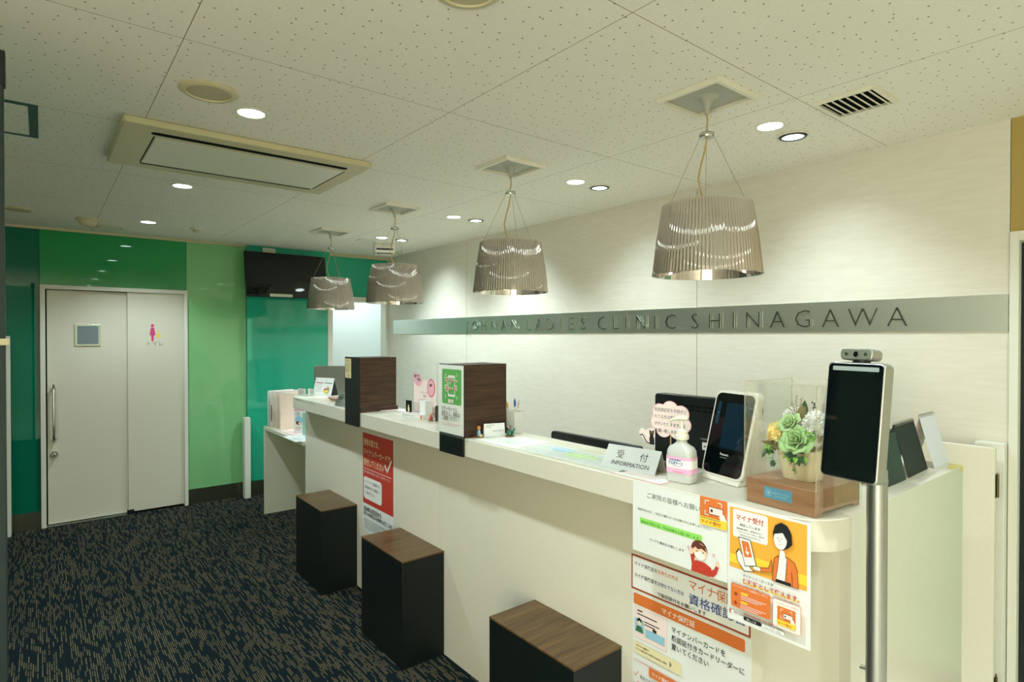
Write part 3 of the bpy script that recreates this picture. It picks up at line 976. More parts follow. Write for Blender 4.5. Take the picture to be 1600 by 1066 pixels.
# back room lamp
t = thing('ceiling_light_panel', 'square ceiling light of the bright room behind the doorway', 'ceiling light', (3.05, GY + .55, CEIL))
MB().box(-.15, .15, -.15, .15, -.03, -.001, M_fixture).build('housing', t, .003)
MB().box(-.13, .13, -.13, .13, -.036, -.0302, M_lens).build('diffuser', t)
l = bpy.data.lights.new('lamp_light', 'AREA'); l.energy = 5.5; l.size = .26; l.color = (.84, .98, 1)
lo = bpy.data.objects.new('lamp_light', l); COL.objects.link(lo); lo.parent = t; lo.location = (0, 0, -.05)

# pendants
def pendant():
    t = thing('pendant_lamp', 'x', 'pendant lamp', group='ribbed metallic pendant lamps over the counter')
    s = .132
    b = MB()
    for x0, x1, y0, y1 in ((-s, s, -s, -s + .016), (-s, s, s - .016, s), (-s, -s + .016, -s + .016, s - .016), (s - .016, s, -s + .016, s - .016)):
        b.box(x0, x1, y0, y1, -.018, 0, M_fixture)
    b.build('ceiling_frame', t, .001)
    M_rec = mat('recess_grey', rgb(168, 166, 150), 0.5, noise=.03)
    b = MB(); q = s - .017
    b.box(-q, q, -q, q, -.003, -.0005, M_rec)
    b.lathe([(.045, -.003), (.030, -.010), (.018, -.026), (.011, -.046), (.007, -.066)], M_rec, n=24)
    b.build('recess_plate', t)
    b = MB()
    b.lathe([(.008, -.135), (.027, -.137), (.029, -.141), (.029, -.150), (.027, -.154), (.010, -.156)], M_chrome, n=28)
    b.cyl((0, 0, -.135), (0, 0, -.120), .006, M_chrome, n=12)
    b.build('hub', t)
    M_cord = mat('cord_tan', rgb(186, 156, 88), 0.5, noise=.05)
    b = MB()
    pts = [(0, 0, -.062), (.002, -.002, -.09), (0, 0, -.125), (0, 0, -.158), (-.006, .004, -.20), (-.020, .012, -.26), (-.030, .016, -.31), (-.022, .010, -.36), (-.006, .004, -.40), (0, 0, -.45), (0, 0, -.50)]
    b.tube(pts, .0032, M_cord, 8)
    b.build('cord', t)
    M_wire = mat('thin_steel_wire', rgb(170, 166, 150), 0.35, .9, noise=.05)
    for k in range(3):
        a0 = radians(35 + 120 * k)
        b = MB(); b.cyl((.026 * cos(a0), .026 * sin(a0), -.15), (.1535 * cos(a0), .1535 * sin(a0), -.418), .0009, M_wire, n=6)
        b.build('suspension_wire', t)
    # fluted shade
    n = 92 * 6; z0, z1, r0, r1 = -.672, -.408, .197, .160
    rs = []
    for (fz, fi) in ((0, 0), (.5, 0), (1, 0)):
        z = z0 + (z1 - z0) * fz; r = r0 + (r1 - r0) * fz + .004 * sin(pi * fz)
        rs.append([((r + .0034 * abs(sin(pi * i / 6))) * cos(2 * pi * i / n), (r + .0034 * abs(sin(pi * i / 6))) * sin(2 * pi * i / n), z) for i in range(n)])
    b = MB(); b.rings(rs, M_shade, cap=False)
    inn = []
    for fz in (0, .5, 1):
        z = z0 + (z1 - z0) * fz; r = r0 + (r1 - r0) * fz + .004 * sin(pi * fz) - .0045
        inn.append([(r * cos(2 * pi * i / n), r * sin(2 * pi * i / n), z) for i in range(n)])
    b.rings(inn, M_shade, cap=False)
    sh = b.build('shade', t, ang=80)
    b = MB(); b.lathe([(r0 - .005, z0), (r0 + .0018, z0 - .0006), (r0 + .0018, z0 + .0012), (r0 - .005, z0 + .001)], M_chrome, n=100, cap=False)
    b.build('lower_rim', sh)
    b = MB(); b.lathe([(.020, -.50), (.022, -.515), (.022, -.56), (.014, -.575)], M_fixture, n=20)
    M_bulb = mat('opal_bulb', rgb(236, 234, 222), .3, noise=.01)
    b.ball((0, 0, -.60), .033, M_bulb, 16)
    for k in range(3):
        a0 = radians(35 + 120 * k)
        b.cyl((0, 0, -.512), (.158 * cos(a0), .158 * sin(a0), -.43), .0014, M_chrome, n=6)
    b.build('lamp_holder', t)
    return t
p0 = pendant(); p0.location = (1.965, 1.28, CEIL)
p0['label'] = 'largest looking ribbed metallic pendant lamp, nearest to the card terminal end'
dup(p0, (1.950, 2.45, CEIL), 0, 'ribbed metallic pendant lamp hanging second from the front')
dup(p0, (1.950, 3.76, CEIL), 0, 'ribbed metallic pendant lamp below the ceiling sensor, third from the front')
dup(p0, (1.955, 4.95, CEIL), 0, 'ribbed metallic pendant lamp overlapping the wall television, farthest of four')

# air conditioner
t = thing('ceiling_air_conditioner', 'flat cream ceiling cassette air conditioner with a long dark slot', 'air conditioner', (.263, 2.845, CEIL))
b = MB()
W_, D_ = 1.085, .745
b.prism(rrect(W_, D_, .02, 4, W_ / 2, D_ / 2), -.030, -.0005, M_beige)
b.build('casing', t, .006, seg=3)
b = MB(); b.prism(rrect(.88, .038, .018, 4, .55, .100), -.0312, -.0302, M_darkslot); b.build('near_air_slot', t)
b = MB(); b.box(.13, .99, .632, .652, -.0312, -.0302, M_darkslot); b.box(.125, .13, .145, .62, -.0310, -.0302, M_darkslot); b.box(.995, 1.0, .15, .62, -.0310, -.0302, M_darkslot); b.build('far_air_slot', t)
MB().box(.135, .99, .150, .60, -.0325, -.0303, M_fixture).build('centre_panel', t, .004)
MB().box(.135, .99, .604, .626, -.0325, -.0303, M_fixture).build('louver', t, .002)

# speakers, vents, detectors
def speaker(x, y, label):
    t = thing('ceiling_speaker', label, 'speaker', (x, y, CEIL), group='round ceiling speakers')
    MB().lathe([(.098, 0), (.100, -.004), (.092, -.010), (.076, -.012), (.074, -.007)], M_beige, n=48, cap=False).build('ring', t)
    MB().lathe([(.0745, -.0075), (.001, -.009)], mat('speaker_mesh', rgb(182, 172, 140), .7, noise=.12, nscale=300, bump=.3), n=48, cap=False).build('grille', t)
    return t
sp = speaker(.487, 2.392, 'round cream ceiling speaker near the air conditioner')
dup(sp, (.862, 1.262, CEIL), 0, 'round cream ceiling speaker cut by the top of the picture')
dup(sp, (-.13, 5.47, CEIL), 0, 'round ceiling speaker far left over the dark teal wall')

t = thing('ceiling_vent', 'square white ceiling vent with slats beside the largest pendant', 'vent', (2.333, .838, CEIL))
b = MB(); a_, c_ = .232, .222
for x0, x1, y0, y1 in ((0, a_, 0, .016), (0, a_, c_ - .016, c_), (0, .016, .016, c_ - .016), (a_ - .016, a_, .016, c_ - .016)):
    b.box(x0, x1, y0, y1, -.012, 0, M_fixture)
b.build('frame', t, .001)
MB().box(.017, a_ - .017, .017, c_ - .017, -.002, -.0005, M_darkslot).build('backing', t)
b = MB()
for k in range(7):
    y = .034 + k * .0255
    b.add([(.018, y - .011, -.012), (.018, y + .005, -.0022), (a_ - .018, y - .011, -.012), (a_ - .018, y + .005, -.0022), (.018, y - .004, -.0128), (a_ - .018, y - .004, -.0128)], [(0, 1, 3, 2), (0, 2, 5, 4)], mat('slat_cream', rgb(214, 206, 180), .5, noise=.05))
b.build('slats', t, smooth=False)

t = thing('ceiling_vent', 'small flat vent plate on the ceiling beside the beige dome detector', 'vent', (.45, 5.90, CEIL))
MB().box(-.09, .09, -.075, .075, -.006, 0, M_beige).build('frame', t, .001)
MB().box(-.07, .07, -.055, .055, -.0075, -.0062, M_fixture).build('panel', t)
t = thing('ceiling_plate', 'thin pale plate on the ceiling left of the black-windowed sensor', 'plate', (2.40, 5.2, CEIL))
MB().box(-.08, .08, -.06, .06, -.006, 0, M_fixture).build('plate', t, .001)

t = thing('access_hatch', 'square ceiling hatch outlined in dark teal at the left edge', 'hatch', (-.49, 2.962, CEIL))
M_tape = mat('teal_tape', rgb(48, 84, 78), .6, noise=.08)
b = MB(); h_ = .485
for x0, x1, y0, y1 in ((0, h_, 0, .028), (0, h_, h_ - .02, h_), (0, .03, .028, h_ - .02), (h_ - .03, h_, .028, h_ - .02)):
    b.box(x0, x1, y0, y1, -.003, 0, M_tape)
b.build('frame', t)
t = thing('dome_detector', 'beige dome fire detector on the ceiling above the toilet door', 'detector', (.285, 5.60, CEIL))
MB().lathe([(.075, 0), (.076, -.012), (.070, -.018)], M_beige, n=32).build('base', t)
MB().lathe([(.062, -.018), (.058, -.034), (.045, -.050), (.02, -.058), (.002, -.059)], M_beige, n=32).build('dome', t)
t = thing('smoke_detector', 'small white smoke detector on the ceiling near the green wall', 'detector', (1.015, 5.50, CEIL))
MB().lathe([(.045, 0), (.046, -.010), (.040, -.016)], M_fixture, n=28).build('base', t)
MB().lathe([(.026, -.016), (.024, -.034), (.012, -.038), (.001, -.038)], M_beige, n=20).build('sensor_head', t)

t = thing('ceiling_sensor', 'cream ceiling camera unit with a dark window above the third pendant', 'camera', (2.645, 5.32, CEIL), -24)
b = MB()
b.rings([[(x, y, z) for x, y in rrect(w1, w1 * .8, .03)] for w1, z in ((.205, -.001), (.215, -.03), (.205, -.085), (.17, -.105))], M_fixture)
b.build('housing', t)
b = MB()
b.add([(-.080, -.0885, -.052), (.080, -.0885, -.052), (.076, -.072, -.1045), (-.076, -.072, -.1045)], [(0, 1, 2, 3)], M_blkgl)
b.build('dark_window', t, smooth=False)

# ---------------------------------------------------------------- television
t = thing('wall_television', 'black wall television tilted down on the teal glass column', 'television', (1.54, GY - .04, 2.42))
tl = radians(9)
e = (radians(-9), 0, 0)
tv = MB().box(0, .80, -.036, -.008, -.452, 0, M_black).build('screen_casing', t, .004, loc=(0, -.085, 0), rot=(radians(-9), 0, 0))
MB().box(.008, .792, -.0375, -.0362, -.444, -.008, M_blkgl).build('screen', tv)
MB().box(.22, .44, -.0395, -.0378, -.447, -.418, M_fixture).build('label_strip', tv)
MB().box(.3, .5, .0, .045, -.34, -.12, M_black).build('wall_bracket', t, .002, loc=(0, -.045, 0))
t = thing('power_outlet', 'cream double power outlet on the wall just above the television', 'outlet', (1.81, GY - .031, 2.455))
MB().box(-.062, .062, -.009, 0, -.036, .030, M_fixture).build('plate', t, .002)
for x in (-.03, .03):
    b = MB()
    b.box(x - .005, x - .003, -.0098, -.0088, -.008, .008, M_black); b.box(x + .003, x + .005, -.0098, -.0088, -.008, .008, M_black)
    b.build('socket', t)

# white rails standing against the green wall
for x, z1, l in ((1.548, .792, 'slim low white post standing against the wall where green meets teal'), (-.225, 1.595, 'slim tall white post against dark teal wall at left edge')):
    o = MB().box(x, x + (.055 if x > 0 else .03), GY - .125, GY - .045, 0, z1, M_white).build('wall_guard_post', None, .002)
    tag(o, l, 'post')

# glass door edge at the far left
t = thing('glass_door', 'glass door at the left edge with a slim metal stile', 'door', (-.082, 2.0, 0))
MB().box(-.018, .010, -.018, .018, 0.005, 2.30, mat('dark_stile_metal', rgb(26, 42, 40), .5, .1, noise=.05)).build('metal_stile', t, .002)
MB().box(-.90, -.018, -.004, .004, .08, 2.28, M_glass).build('glass_pane', t)
MB().box(-.03, .014, -.022, .022, 2.24, 2.325, M_black).build('top_bracket', t, .002)
b = MB(); b.box(-.03, .018, -.03, .03, 1.575, 1.592, M_beige); b.build('latch_plate', t, .002)

# ================================================================ things on the counter
def put(name, label, cat, x, y, rz=-90, z=ZT + .0003, group=None):
    """local +x runs to the viewer's right along the counter, local +y into the counter"""
    return thing(name, label, cat, (x, y, z), rz, group)

# sanitizer bottle
t = put('sanitizer_bottle', 'clear hand sanitizer pump bottle with pink and white label', 'bottle', 1.537, 1.085, -84)
M_bot = mat('milky_plastic', rgb(222, 222, 214), .25, spec=.5, noise=.02, trans=.25)
def sup(w_, d_, z, r=.018):
    return [(x, y, z) for x, y in rrect(w_, d_, min(r, w_ / 2 - .001, d_ / 2 - .001), 5)]
b = MB()
b.rings([sup(.078, .050, .000), sup(.086, .056, .004), sup(.087, .057, .02), sup(.086, .056, .085), sup(.084, .054, .097), sup(.074, .046, .108), sup(.046, .034, .116), sup(.032, .032, .122, .015), sup(.031, .031, .132, .015)], M_bot)
b.build('bottle_body', t)
b = MB()
lab = lambda z: sup(.0885, .0585, z)
I_pk2 = ink('label_pink', 240, 176, 206)
for z0, z1, m in ((.030, .046, I_pk2), (.046, .071, I_white), (.071, .080, I_pk2)):
    b.rings([lab(z0), lab(z1)], m, cap=False)
ar = Art((-.032, -.0296, .082), (1, 0, 0), (0, 0, 1), .064, .055, b)
ar.l = 1
ar.text('手指消毒剤', .10, .26, .006, I_blue, bold=.02, width=.6)
ar.text('アルボナース', .06, .48, .013, I_blue, bold=.03, width=.75)
ar.rect(.30, .53, .72, .55, I_blue); ar.rect(.3, .85, .8, .87, I_red)
b.build('label', t)
b = MB()
b.lathe([(.016, .130), (.0215, .132), (.0215, .143), (.019, .146), (.019, .156), (.012, .158), (.009, .163)], M_fixture, n=28)
b.cyl((0, 0, .160), (0, 0, .190), .0045, M_fixture, n=12)
b.tube([(.020, 0, .1935), (.010, 0, .196), (-.004, 0, .1955), (-.022, 0, .191), (-.036, 0, .186), (-.042, 0, .180), (-.0435, 0, .166)], [.006, .008, .0085, .006, .005, .0048, .004], M_fixture, 12)
b.build('pump', t)
b = MB(); b.tube([(0, 0, .128), (.002, 0, .06), (.006, 0, .01)], .003, M_fixture, 8); b.build('dip_tube', t)

# information sign
def tent(t, w_, h_, d_, m, th=.0015):
    b = MB()
    b.prism([(0, 0), (d_ / 2, h_), (d_, 0), (d_ - .003, 0), (d_ / 2, h_ - .005), (.003, 0)], 0, w_, m, lambda a_, z, x: (x, a_, z))
    return b
t = put('information_sign', 'brushed steel INFORMATION desk sign tent in front of the sanitizer bottle', 'sign', 1.500, 1.385, -83.5)
b = MB(); W_ = .208
b.prism([(0, 0), (.046, .073), (.075, 0), (.072, 0), (.046, .068), (.004, .0)], 0, W_, mat('satin_sign_metal', rgb(186, 186, 176), 0.5, 0.6, noise=.04, nscale=60), lambda a_, z, x: (x, a_, z))
b.build('metal_tent', t, smooth=False)
V_ = Vector((0, .046, .073)).normalized()
ar = Art((0, -.0004 + .046, .0732), (1, 0, 0), V_, W_, .086)
ar.text('受', .22, .50, .032, M_chrome, bold=.0); ar.text('付', .66, .50, .032, I_k)
ar.l = 3
ar.text('INFORMATION', .17, .82, .0215, I_k, bold=.0, width=.70)
ar.mb.build('lettering', t, smooth=False)

# bubble sign with stick and block
t = put('speech_bubble_sign', 'pink cloud-shaped message card with black cat, on a stick behind sanitizer', 'sign', 1.616, 1.185, -88)
b = MB(); b.box(-.03, .035, -.012, .02, 0, .028, wood_mat('dark_block_wood', rgb(48, 28, 18), rgb(84, 52, 34), 'X'))
b.build('wooden_base', t, .001)
b = MB(); b.cyl((0, .002, .028), (0, .002, .13), .0024, mat('bamboo_stick', rgb(186, 152, 92), .5, noise=.1), n=8); b.build('stick', t)
def cloud(k):
    pts = []
    lob = [(0, .044, .034), (.044, .030, .034), (.056, -.012, .030), (.028, -.040, .032), (-.028, -.040, .032), (-.056, -.012, .030), (-.044, .030, .034), (0, 0, .055)]
    for i in range(96):
        an = 2 * pi * i / 96; best = 0
        for cx, cy, r in [(0, 0, .045)] + lob:
            r = r * k
            # ray circle
            bb = cx * cos(an) + cy * sin(an); c2 = cx * cx + cy * cy - r * r; dd = bb * bb - c2
            if dd >= 0: best = max(best, bb + math.sqrt(dd))
        pts.append((best * cos(an), best * sin(an)))
    return pts
ar = Art((-.095, -.002, .255), (1, 0, 0), (0, 0, 1), .19, .16)
cc = (.095, .085)
pc = [(cc[0] + x, cc[1] - y) for x, y in cloud(1.0)]
ar.sheet(I_pink, pts=[(u * .92 + .0076, v * .82 + .015) for u, v in pc[::-1]])
ar.poly([((cc[0] + x * .88) / .19, (cc[1] - y * .80) / .16) for x, y in cloud(.98)], I_pale)
for i, (s, wd) in enumerate((('限度額認定を手続きさ', .64), ('れてる方は受付へお声', .64), ('がけいただきますよう', .62), ('お願い致します。', .46))):
    ar.text(s, .18 + .02 * (i == 3), .36 + .145 * i, .0135, I_k, bold=.0, width=wd)
ar.mb.build('cloud_card', t, smooth=False)
ar = Art((-.125, -.0045, .138), (1, 0, 0), (0, 0, 1), .075, .06)
ar.sheet(I_pale, pts=[(.0, .02), (.012, .004), (.03, .012), (.045, .002), (.066, .0), (.068, .026), (.06, .052), (.04, .056), (.012, .038)][::-1])
ar.poly([(.62, .95), (.60, .62), (.64, .42), (.60, .36), (.60, .10), (.68, .20), (.76, .20), (.84, .08), (.85, .34), (.80, .42), (.86, .62), (.87, .95)], I_k)
ar.line([(.63, .90), (.48, .86), (.36, .70), (.28, .52), (.20, .44), (.10, .50)], .0035, I_k)
ar.ell(.67, .29, .0022, .0013, I_yel); ar.ell(.78, .29, .0022, .0013, I_yel)
ar.mb.build('cat_card', t, smooth=False)

# card terminal
t = put('card_terminal', 'white and black face-reading card terminal leaning back beside the flower case', 'card reader', 1.606, 1.012, -103, z=ZT + .0005)
lean = radians(-13)
b = MB()
body = rrect(.168, .262, .024, 6, 0, .131)
def tl_(x, z, y):
    return (x, y * cos(lean) - z * sin(lean) * 1.0, z * cos(lean) + y * sin(lean))
# leaning front slab plus wedge foot
fr = lambda x, z, y: (x, y + .018 + z * .27, z + .012)
b.prism(body, 0, .030, M_white, fr)
b.build('front_shell', t, .004, seg=3)
b = MB()
b.prism([(.035, .0), (.135, .0), (.135, .03), (.120, .20), (.112, .232), (.100, .24), (.044, .03)], -.076, .076, M_white, lambda y, z, x: (x, y, z))
b.build('rear_housing', t, .006, seg=3)
b = MB(); b.prism([(.012, 0), (.13, 0), (.13, .012), (.022, .016)], -.074, .074, M_white, lambda y, z, x: (x, y, z)); b.build('foot', t, .003)
fu = Vector((0, .27, 1)).normalized()
hh = .262 * math.sqrt(1 + .27 ** 2)
ar = Art((-.084, .018 + .262 * .27 - .0006, .262 + .012), (1, 0, 0), fu, .168, hh)
ar.l = 2
ar.rr(.045, .028, .955, .965, .019, M_blkgl)
ar.rr(.33, .135, .87, .66, .002, mat('screen_dark_blue', rgb(12, 34, 48), .06, spec=.6, noise=.1))
ar.rr(.12, .13, .20, .40, .006, mat('sensor_slot_blue', rgb(20, 52, 70), .1, noise=.1))
ar.ell(.155, .265, .0045, .0045, M_black); ar.ell(.155, .265, .0022, .0022, I_sky)
ar.text('Panasonic', .40, .745, .011, I_white, bold=.0, width=.20); ar.rect(.41, .765, .57, .772, I_grey)
ar.mb.build('screen_face', t, smooth=False)

# monitor seen from the back
t = thing('office_monitor', 'black monitor seen from behind between sanitizer and card terminal', 'monitor', (1.89, 1.235, .7355), 0)
MX = 0
mon = MB().prism(rrect(.42, .62, .012, 4, 0, 0), -.02, .025, M_black, lambda y, z, x: (x, y, z + .335 - .005)).build('back_shell', t, .004)
b = MB()
for r in range(2):
    for k in range(14):
        b.box(-.0212, -.0202, -.185 + k * .027, -.165 + k * .027, .600 - .014 * r, .606 - .014 * r, M_darkslot)
b.build('cooling_slots', mon)
ar = Art((-.0205, .02, .50), (0, -1, 0), (0, 0, 1), .15, .08)
ar.rect(.1, .1, .6, .16, I_grey); ar.rect(.7, .1, 1, .14, I_grey); ar.rect(.15, .28, .66, .62, I_white); ar.rect(.2, .42, .6, .5, I_grey); ar.rect(.74, .25, .96, .32, I_grey); ar.rect(.74, .4, .96, .62, I_grey)
ar.mb.build('rating_label', mon, smooth=False)
b = MB(); b.lathe([(.008, 0), (.008, .002), (.004, .003)], M_black, n=16); b.build('lock_port', mon, loc=(-.021, -.03, .41), rot=(0, radians(-90), 0))
b = MB(); b.cyl((.03, 0, .006), (.03, 0, .2), .02, M_black); b.prism(rrect(.2, .16, .03, 4), 0, .008, M_black); b.build('stand', t)

# low dark monitor top edge behind the map
t = thing('office_monitor', 'low black monitor whose top edge just shows behind the map', 'monitor', (1.86, 1.76, .7355), 0)
MB().prism(rrect(.52, .37, .015, 4, 0, 0), -.012, .014, M_black, lambda y, z, x: (x, y, z + .2375)).build('back_shell', t, .003)
b = MB(); b.cyl((.02, 0, .006), (.02, 0, .2), .02, M_black); b.prism(rrect(.2, .16, .03, 4), 0, .008, M_black); b.build('stand', t)

# flower display case
t = put('flower_display_case', 'wooden base with blue label and clear acrylic cover at counter end', 'display case', 1.497, .849, -94.5)
CW, CD = .190, .220
b = MB()
b.prism([(0, 0), (.030, 0), (.036, .008), (CD - .036, .008), (CD - .030, 0), (CD, 0), (CD, .066), (0, .066)], 0, CW, M_wbox, lambda y, z, x: (x, y, z))
base = b.build('wooden_base', t, .002)
ar = Art((.052, -.0004, .052), (1, 0, 0), (0, 0, 1), .078, .030)
ar.sheet(I_sky); ar.ell(.17, .5, .009, .009, I_lblue); ar.ell(.17, .5, .0075, .0075, I_sky); ar.ell(.17, .5, .004, .004, I_lblue)
ar.text('Belles Fleurs Tokyo', .34, .52, .0085, I_lblue, width=.56); ar.rect(.36, .66, .82, .70, I_lblue)
ar.mb.build('blue_label', base, smooth=False)
b = MB(); th = .003; zt = .322
b.box(-.001, CW + .001, -.0045, -.0015, .0, zt, M_acryl)
b.box(-.001, CW + .001, CD + .0015, CD + .0045, .0, zt, M_acryl)
b.box(-.0045, -.0015, -.0045, CD + .0045, .0, zt, M_acryl)
b.box(CW + .0015, CW + .0045, -.0045, CD + .0045, .0, zt, M_acryl)
b.box(-.0045, CW + .0045, -.0045, CD + .0045, zt + .0002, zt + .003, M_acryl)
b.build('acrylic_cover', t)
M_edge = see_through('acrylic_edge', (.9, .88, .78, 1), .10, .1, body=.22, bcol=(.86, .82, .70, 1))
b = MB()
e_ = .0016
for x in (-.0045, CW + .0045 - e_):
    for y in (-.0045, CD + .0045 - e_):
        b.box(x - .0002, x + e_, y - .0002, y + e_, .066, zt + .003, M_edge)
for y in (-.0047, CD + .0045 - e_): b.box(-.0045, CW + .0045, y, y + e_, zt + .0022, zt + .0038, M_edge)
for x in (-.0047, CW + .0045 - e_): b.box(x, x + e_, -.0045, CD + .0045, zt + .0022, zt + .0038, M_edge)
b.build('cover_edges', t)

# flower arrangement
M_rose = mat('green_petals', rgb(168, 204, 138), .6, noise=.12, nscale=30)
M_rose2 = mat('pale_green_petals', rgb(184, 214, 152), .6, noise=.12, nscale=30)
M_wfl = mat('white_petals', rgb(250, 250, 244), .7, noise=.05, nscale=40)
M_yfl = mat('yellow_petals', rgb(248, 226, 150), .7, noise=.1, nscale=40)
M_leaf = mat('dark_leaf', rgb(52, 88, 48), .5, noise=.25, nscale=40)
M_leaf2 = mat('olive_leaf', rgb(128, 116, 66), .5, noise=.2, nscale=40)
M_lime = mat('lime_leaf', rgb(120, 176, 62), .5, noise=.2, nscale=60)
M_twig = mat('dry_twig', rgb(126, 100, 62), .7, noise=.2, nscale=60)
rnd = random.Random(4)
fl = put('flower_arrangement', 'green roses with white and yellow blooms in a pale wooden pot', 'flowers', 1.594, .744, -94.5, z=ZT + .0667)
def basis(d):
    d = Vector(d).normalized(); a_ = d.orthogonal().normalized(); return d, a_, d.cross(a_)
def rose(c, d, R, m, name='rose'):
    """cupped petals wound around the axis d"""
    d, a_, c_ = basis(d); c = Vector(c); b = MB()
    n = 15
    for k in range(n):
        f = k / (n - 1)                 # 0 heart .. 1 outside
        r = R * (.10 + .72 * f ** .9); open_ = .10 + 1.0 * f ** 1.5
        h = R * (.74 - .30 * f)
        ang = k * 2.399
        wd = 1.25 + .15 * rnd.random() if f < .3 else .78 + .25 * rnd.random()
        nu, nv = 9, 6; vs_ = []
        for j in range(nv):
            v = j / (nv - 1)
            for i in range(nu):
                u = i / (nu - 1) * 2 - 1
                th_ = ang + u * wd * (0.55 + .45 * sin(pi * min(v * .8 + .15, 1)))
                rr_ = r * (.35 + .65 * v ** .6) + R * .34 * open_ * v ** 3
                zz = -R * .35 + (h + R * .35) * v * (1 - .20 * u * u * v) - R * .22 * open_ * v ** 4
                rr_ += R * .04 * sin(u * 5 + k) * v
                vs_.append(c + (a_ * cos(th_) + c_ * sin(th_)) * rr_ + d * zz)
        fs = [(j * nu + i, j * nu + i + 1, (j + 1) * nu + i + 1, (j + 1) * nu + i) for j in range(nv - 1) for i in range(nu - 1)]
        b.add(vs_, fs, m)
    o = b.build(name, fl, ang=180)
    s = o.modifiers.new('thick', 'SOLIDIFY'); s.thickness = R * .03
    return o
def ruffle(c, R, m, name, n=90, flat=1.0):
    b = MB(); c = Vector(c)
    b.ball(c, R * .72, m, 12)
    for k in range(n):
        z = 1 - 1.7 * (k + .5) / n; t_ = k * 2.39996; q = math.sqrt(max(0, 1 - z * z))
        d, a_, c_ = basis((q * cos(t_), q * sin(t_), z))
        s = R * (.34 + .14 * rnd.random()); ph = rnd.random() * 6
        base_ = c + d * R * .62; nn = 7; vs_ = [base_]
        for i in range(nn):
            u = -1.2 + 2.4 * i / (nn - 1)
            vs_.append(base_ + (a_ * cos(u + ph) + c_ * sin(u + ph)) * s * .75 + d * s * (.75 + .30 * (i % 2)))
        b.add(vs_, [(0, i + 1, i + 2) for i in range(nn - 1)], m)
    return b.build(name, fl, smooth=False)
def leaf(b, p, d, L, Wd, m, bend=.3, side=None):
    p = Vector(p); d = Vector(d).normalized(); s = Vector(side).normalized() if side else d.cross(Vector((0, 0, 1))).normalized()
    if s.length < .1: s = Vector((1, 0, 0))
    nrm = s.cross(d).normalized(); vs_ = []; n = 7
    for i in range(n):
        f = i / (n - 1); wv = Wd * sin(pi * (f ** .75)) * .5 + .0003
        q = p + d * L * f - nrm * bend * L * f * f
        vs_ += [q - s * wv + nrm * wv * .35, q, q + s * wv + nrm * wv * .35]
    fs = []
    for i in range(n - 1):
        for j in (0, 1):
            a0 = i * 3 + j; fs.append((a0, a0 + 1, a0 + 4, a0 + 3))
    b.add(vs_, fs, m)
# pot: slatted tapered tub
M_pot = wood_mat('pale_pot_wood', rgb(206, 190, 150), rgb(228, 216, 184), 'Z', .55, .6)
b = MB(); prof = []
b.rings([[(x, y, z) for x, y in rrect(w_, w_ * .86, .012)] for w_, z in ((.080, .0), (.104, .082), (.100, .082), (.094, .062))], M_pot)
b.build('pot', fl)
F = lambda x, y, z: (x, y, z)
rose(F(.010, -.048, .106), (.15, -1, .45), .040, M_rose)
rose(F(-.020, -.028, .146), (-.25, -.75, .75), .032, M_rose2)
ruffle(F(-.052, -.026, .115), .030, M_yfl, 'yellow_carnation')
ruffle(F(.046, -.012, .150), .034, M_wfl, 'white_bloom', 110)
ruffle(F(-.030, .014, .158), .028, M_wfl, 'white_bloom')
ruffle(F(.064, -.004, .112), .024, M_wfl, 'white_bloom', 60)
ruffle(F(.038, .030, .135), .030, M_wfl, 'white_bloom')
ruffle(F(-.066, .012, .118), .020, M_wfl, 'white_bloom', 50)
b = MB()
for k in range(70):
    an = rnd.random() * 6.28; zz = rnd.random()
    p = (.042 + .020 * cos(an) * (1 - zz * .5), -.036 + .014 * sin(an), .112 + .022 * zz)
    b.ball(p, .0028 + .0015 * rnd.random(), M_lime if k % 2 else M_rose, 6)
b.build('filler_buds', fl)
b = MB()
leaf(b, F(-.01, .0, .15), (.25, .0, 1), .055, .026, M_leaf2, .1, (1, .3, 0))
leaf(b, F(.004, .004, .165), (.1, .1, 1), .045, .028, M_leaf, -.2, (1, -.3, 0))
leaf(b, F(-.035, -.04, .090), (-1, -.25, -.02), .055, .022, M_leaf2, .1, (.2, -.6, 1))
leaf(b, F(-.018, -.055, .086), (-1, -.1, .0), .045, .020, M_leaf2, .1, (.2, -.6, 1))
leaf(b, F(.060, -.03, .092), (1, -.2, .1), .035, .018, M_leaf2, .1, (0, -.5, 1))
leaf(b, F(.060, -.03, .105), (.6, -.3, 1), .035, .018, M_leaf2, .1)
leaf(b, F(-.028, .0, .175), (-.6, -.2, .6), .02, .012, M_leaf2, .1)
for k in range(6): leaf(b, F(-.05 + .02 * k, .035, .12), (rnd.uniform(-1, 1), .6, .5), .04, .02, M_leaf, .2)
b.build('broad_leaves', fl, ang=180)
b = MB()
for k in range(60):
    if k < 26: p = Vector((-.058 - .022 * rnd.random(), -.030 - .02 * rnd.random(), .062 + .04 * rnd.random()))
    elif k < 30: p = Vector((-.052, -.05, .038 + .01 * rnd.random()))
    else: p = Vector((rnd.uniform(-.01, .05), -.060 - .012 * rnd.random(), .058 + .020 * rnd.random()))
    leaf(b, p, (rnd.uniform(-1, 1), rnd.uniform(-1, 0), rnd.uniform(-1, .4)), .013 + .008 * rnd.random(), .012, M_lime if k % 3 == 0 else M_leaf, .3)
for k in range(5): leaf(b, Vector((.006 + .003 * k, -.058, .028)), (cos(k), -.2, sin(k)), .011, .010, M_lime, .1)
b.tube([(.012, -.062, .06), (.012, -.058, .030)], .0007, M_leaf, 5)
b.tube([(-.055, -.05, .08), (-.054, -.052, .04)], .0007, M_leaf, 5)
b.build('trailing_ivy', fl, smooth=False)
b = MB()
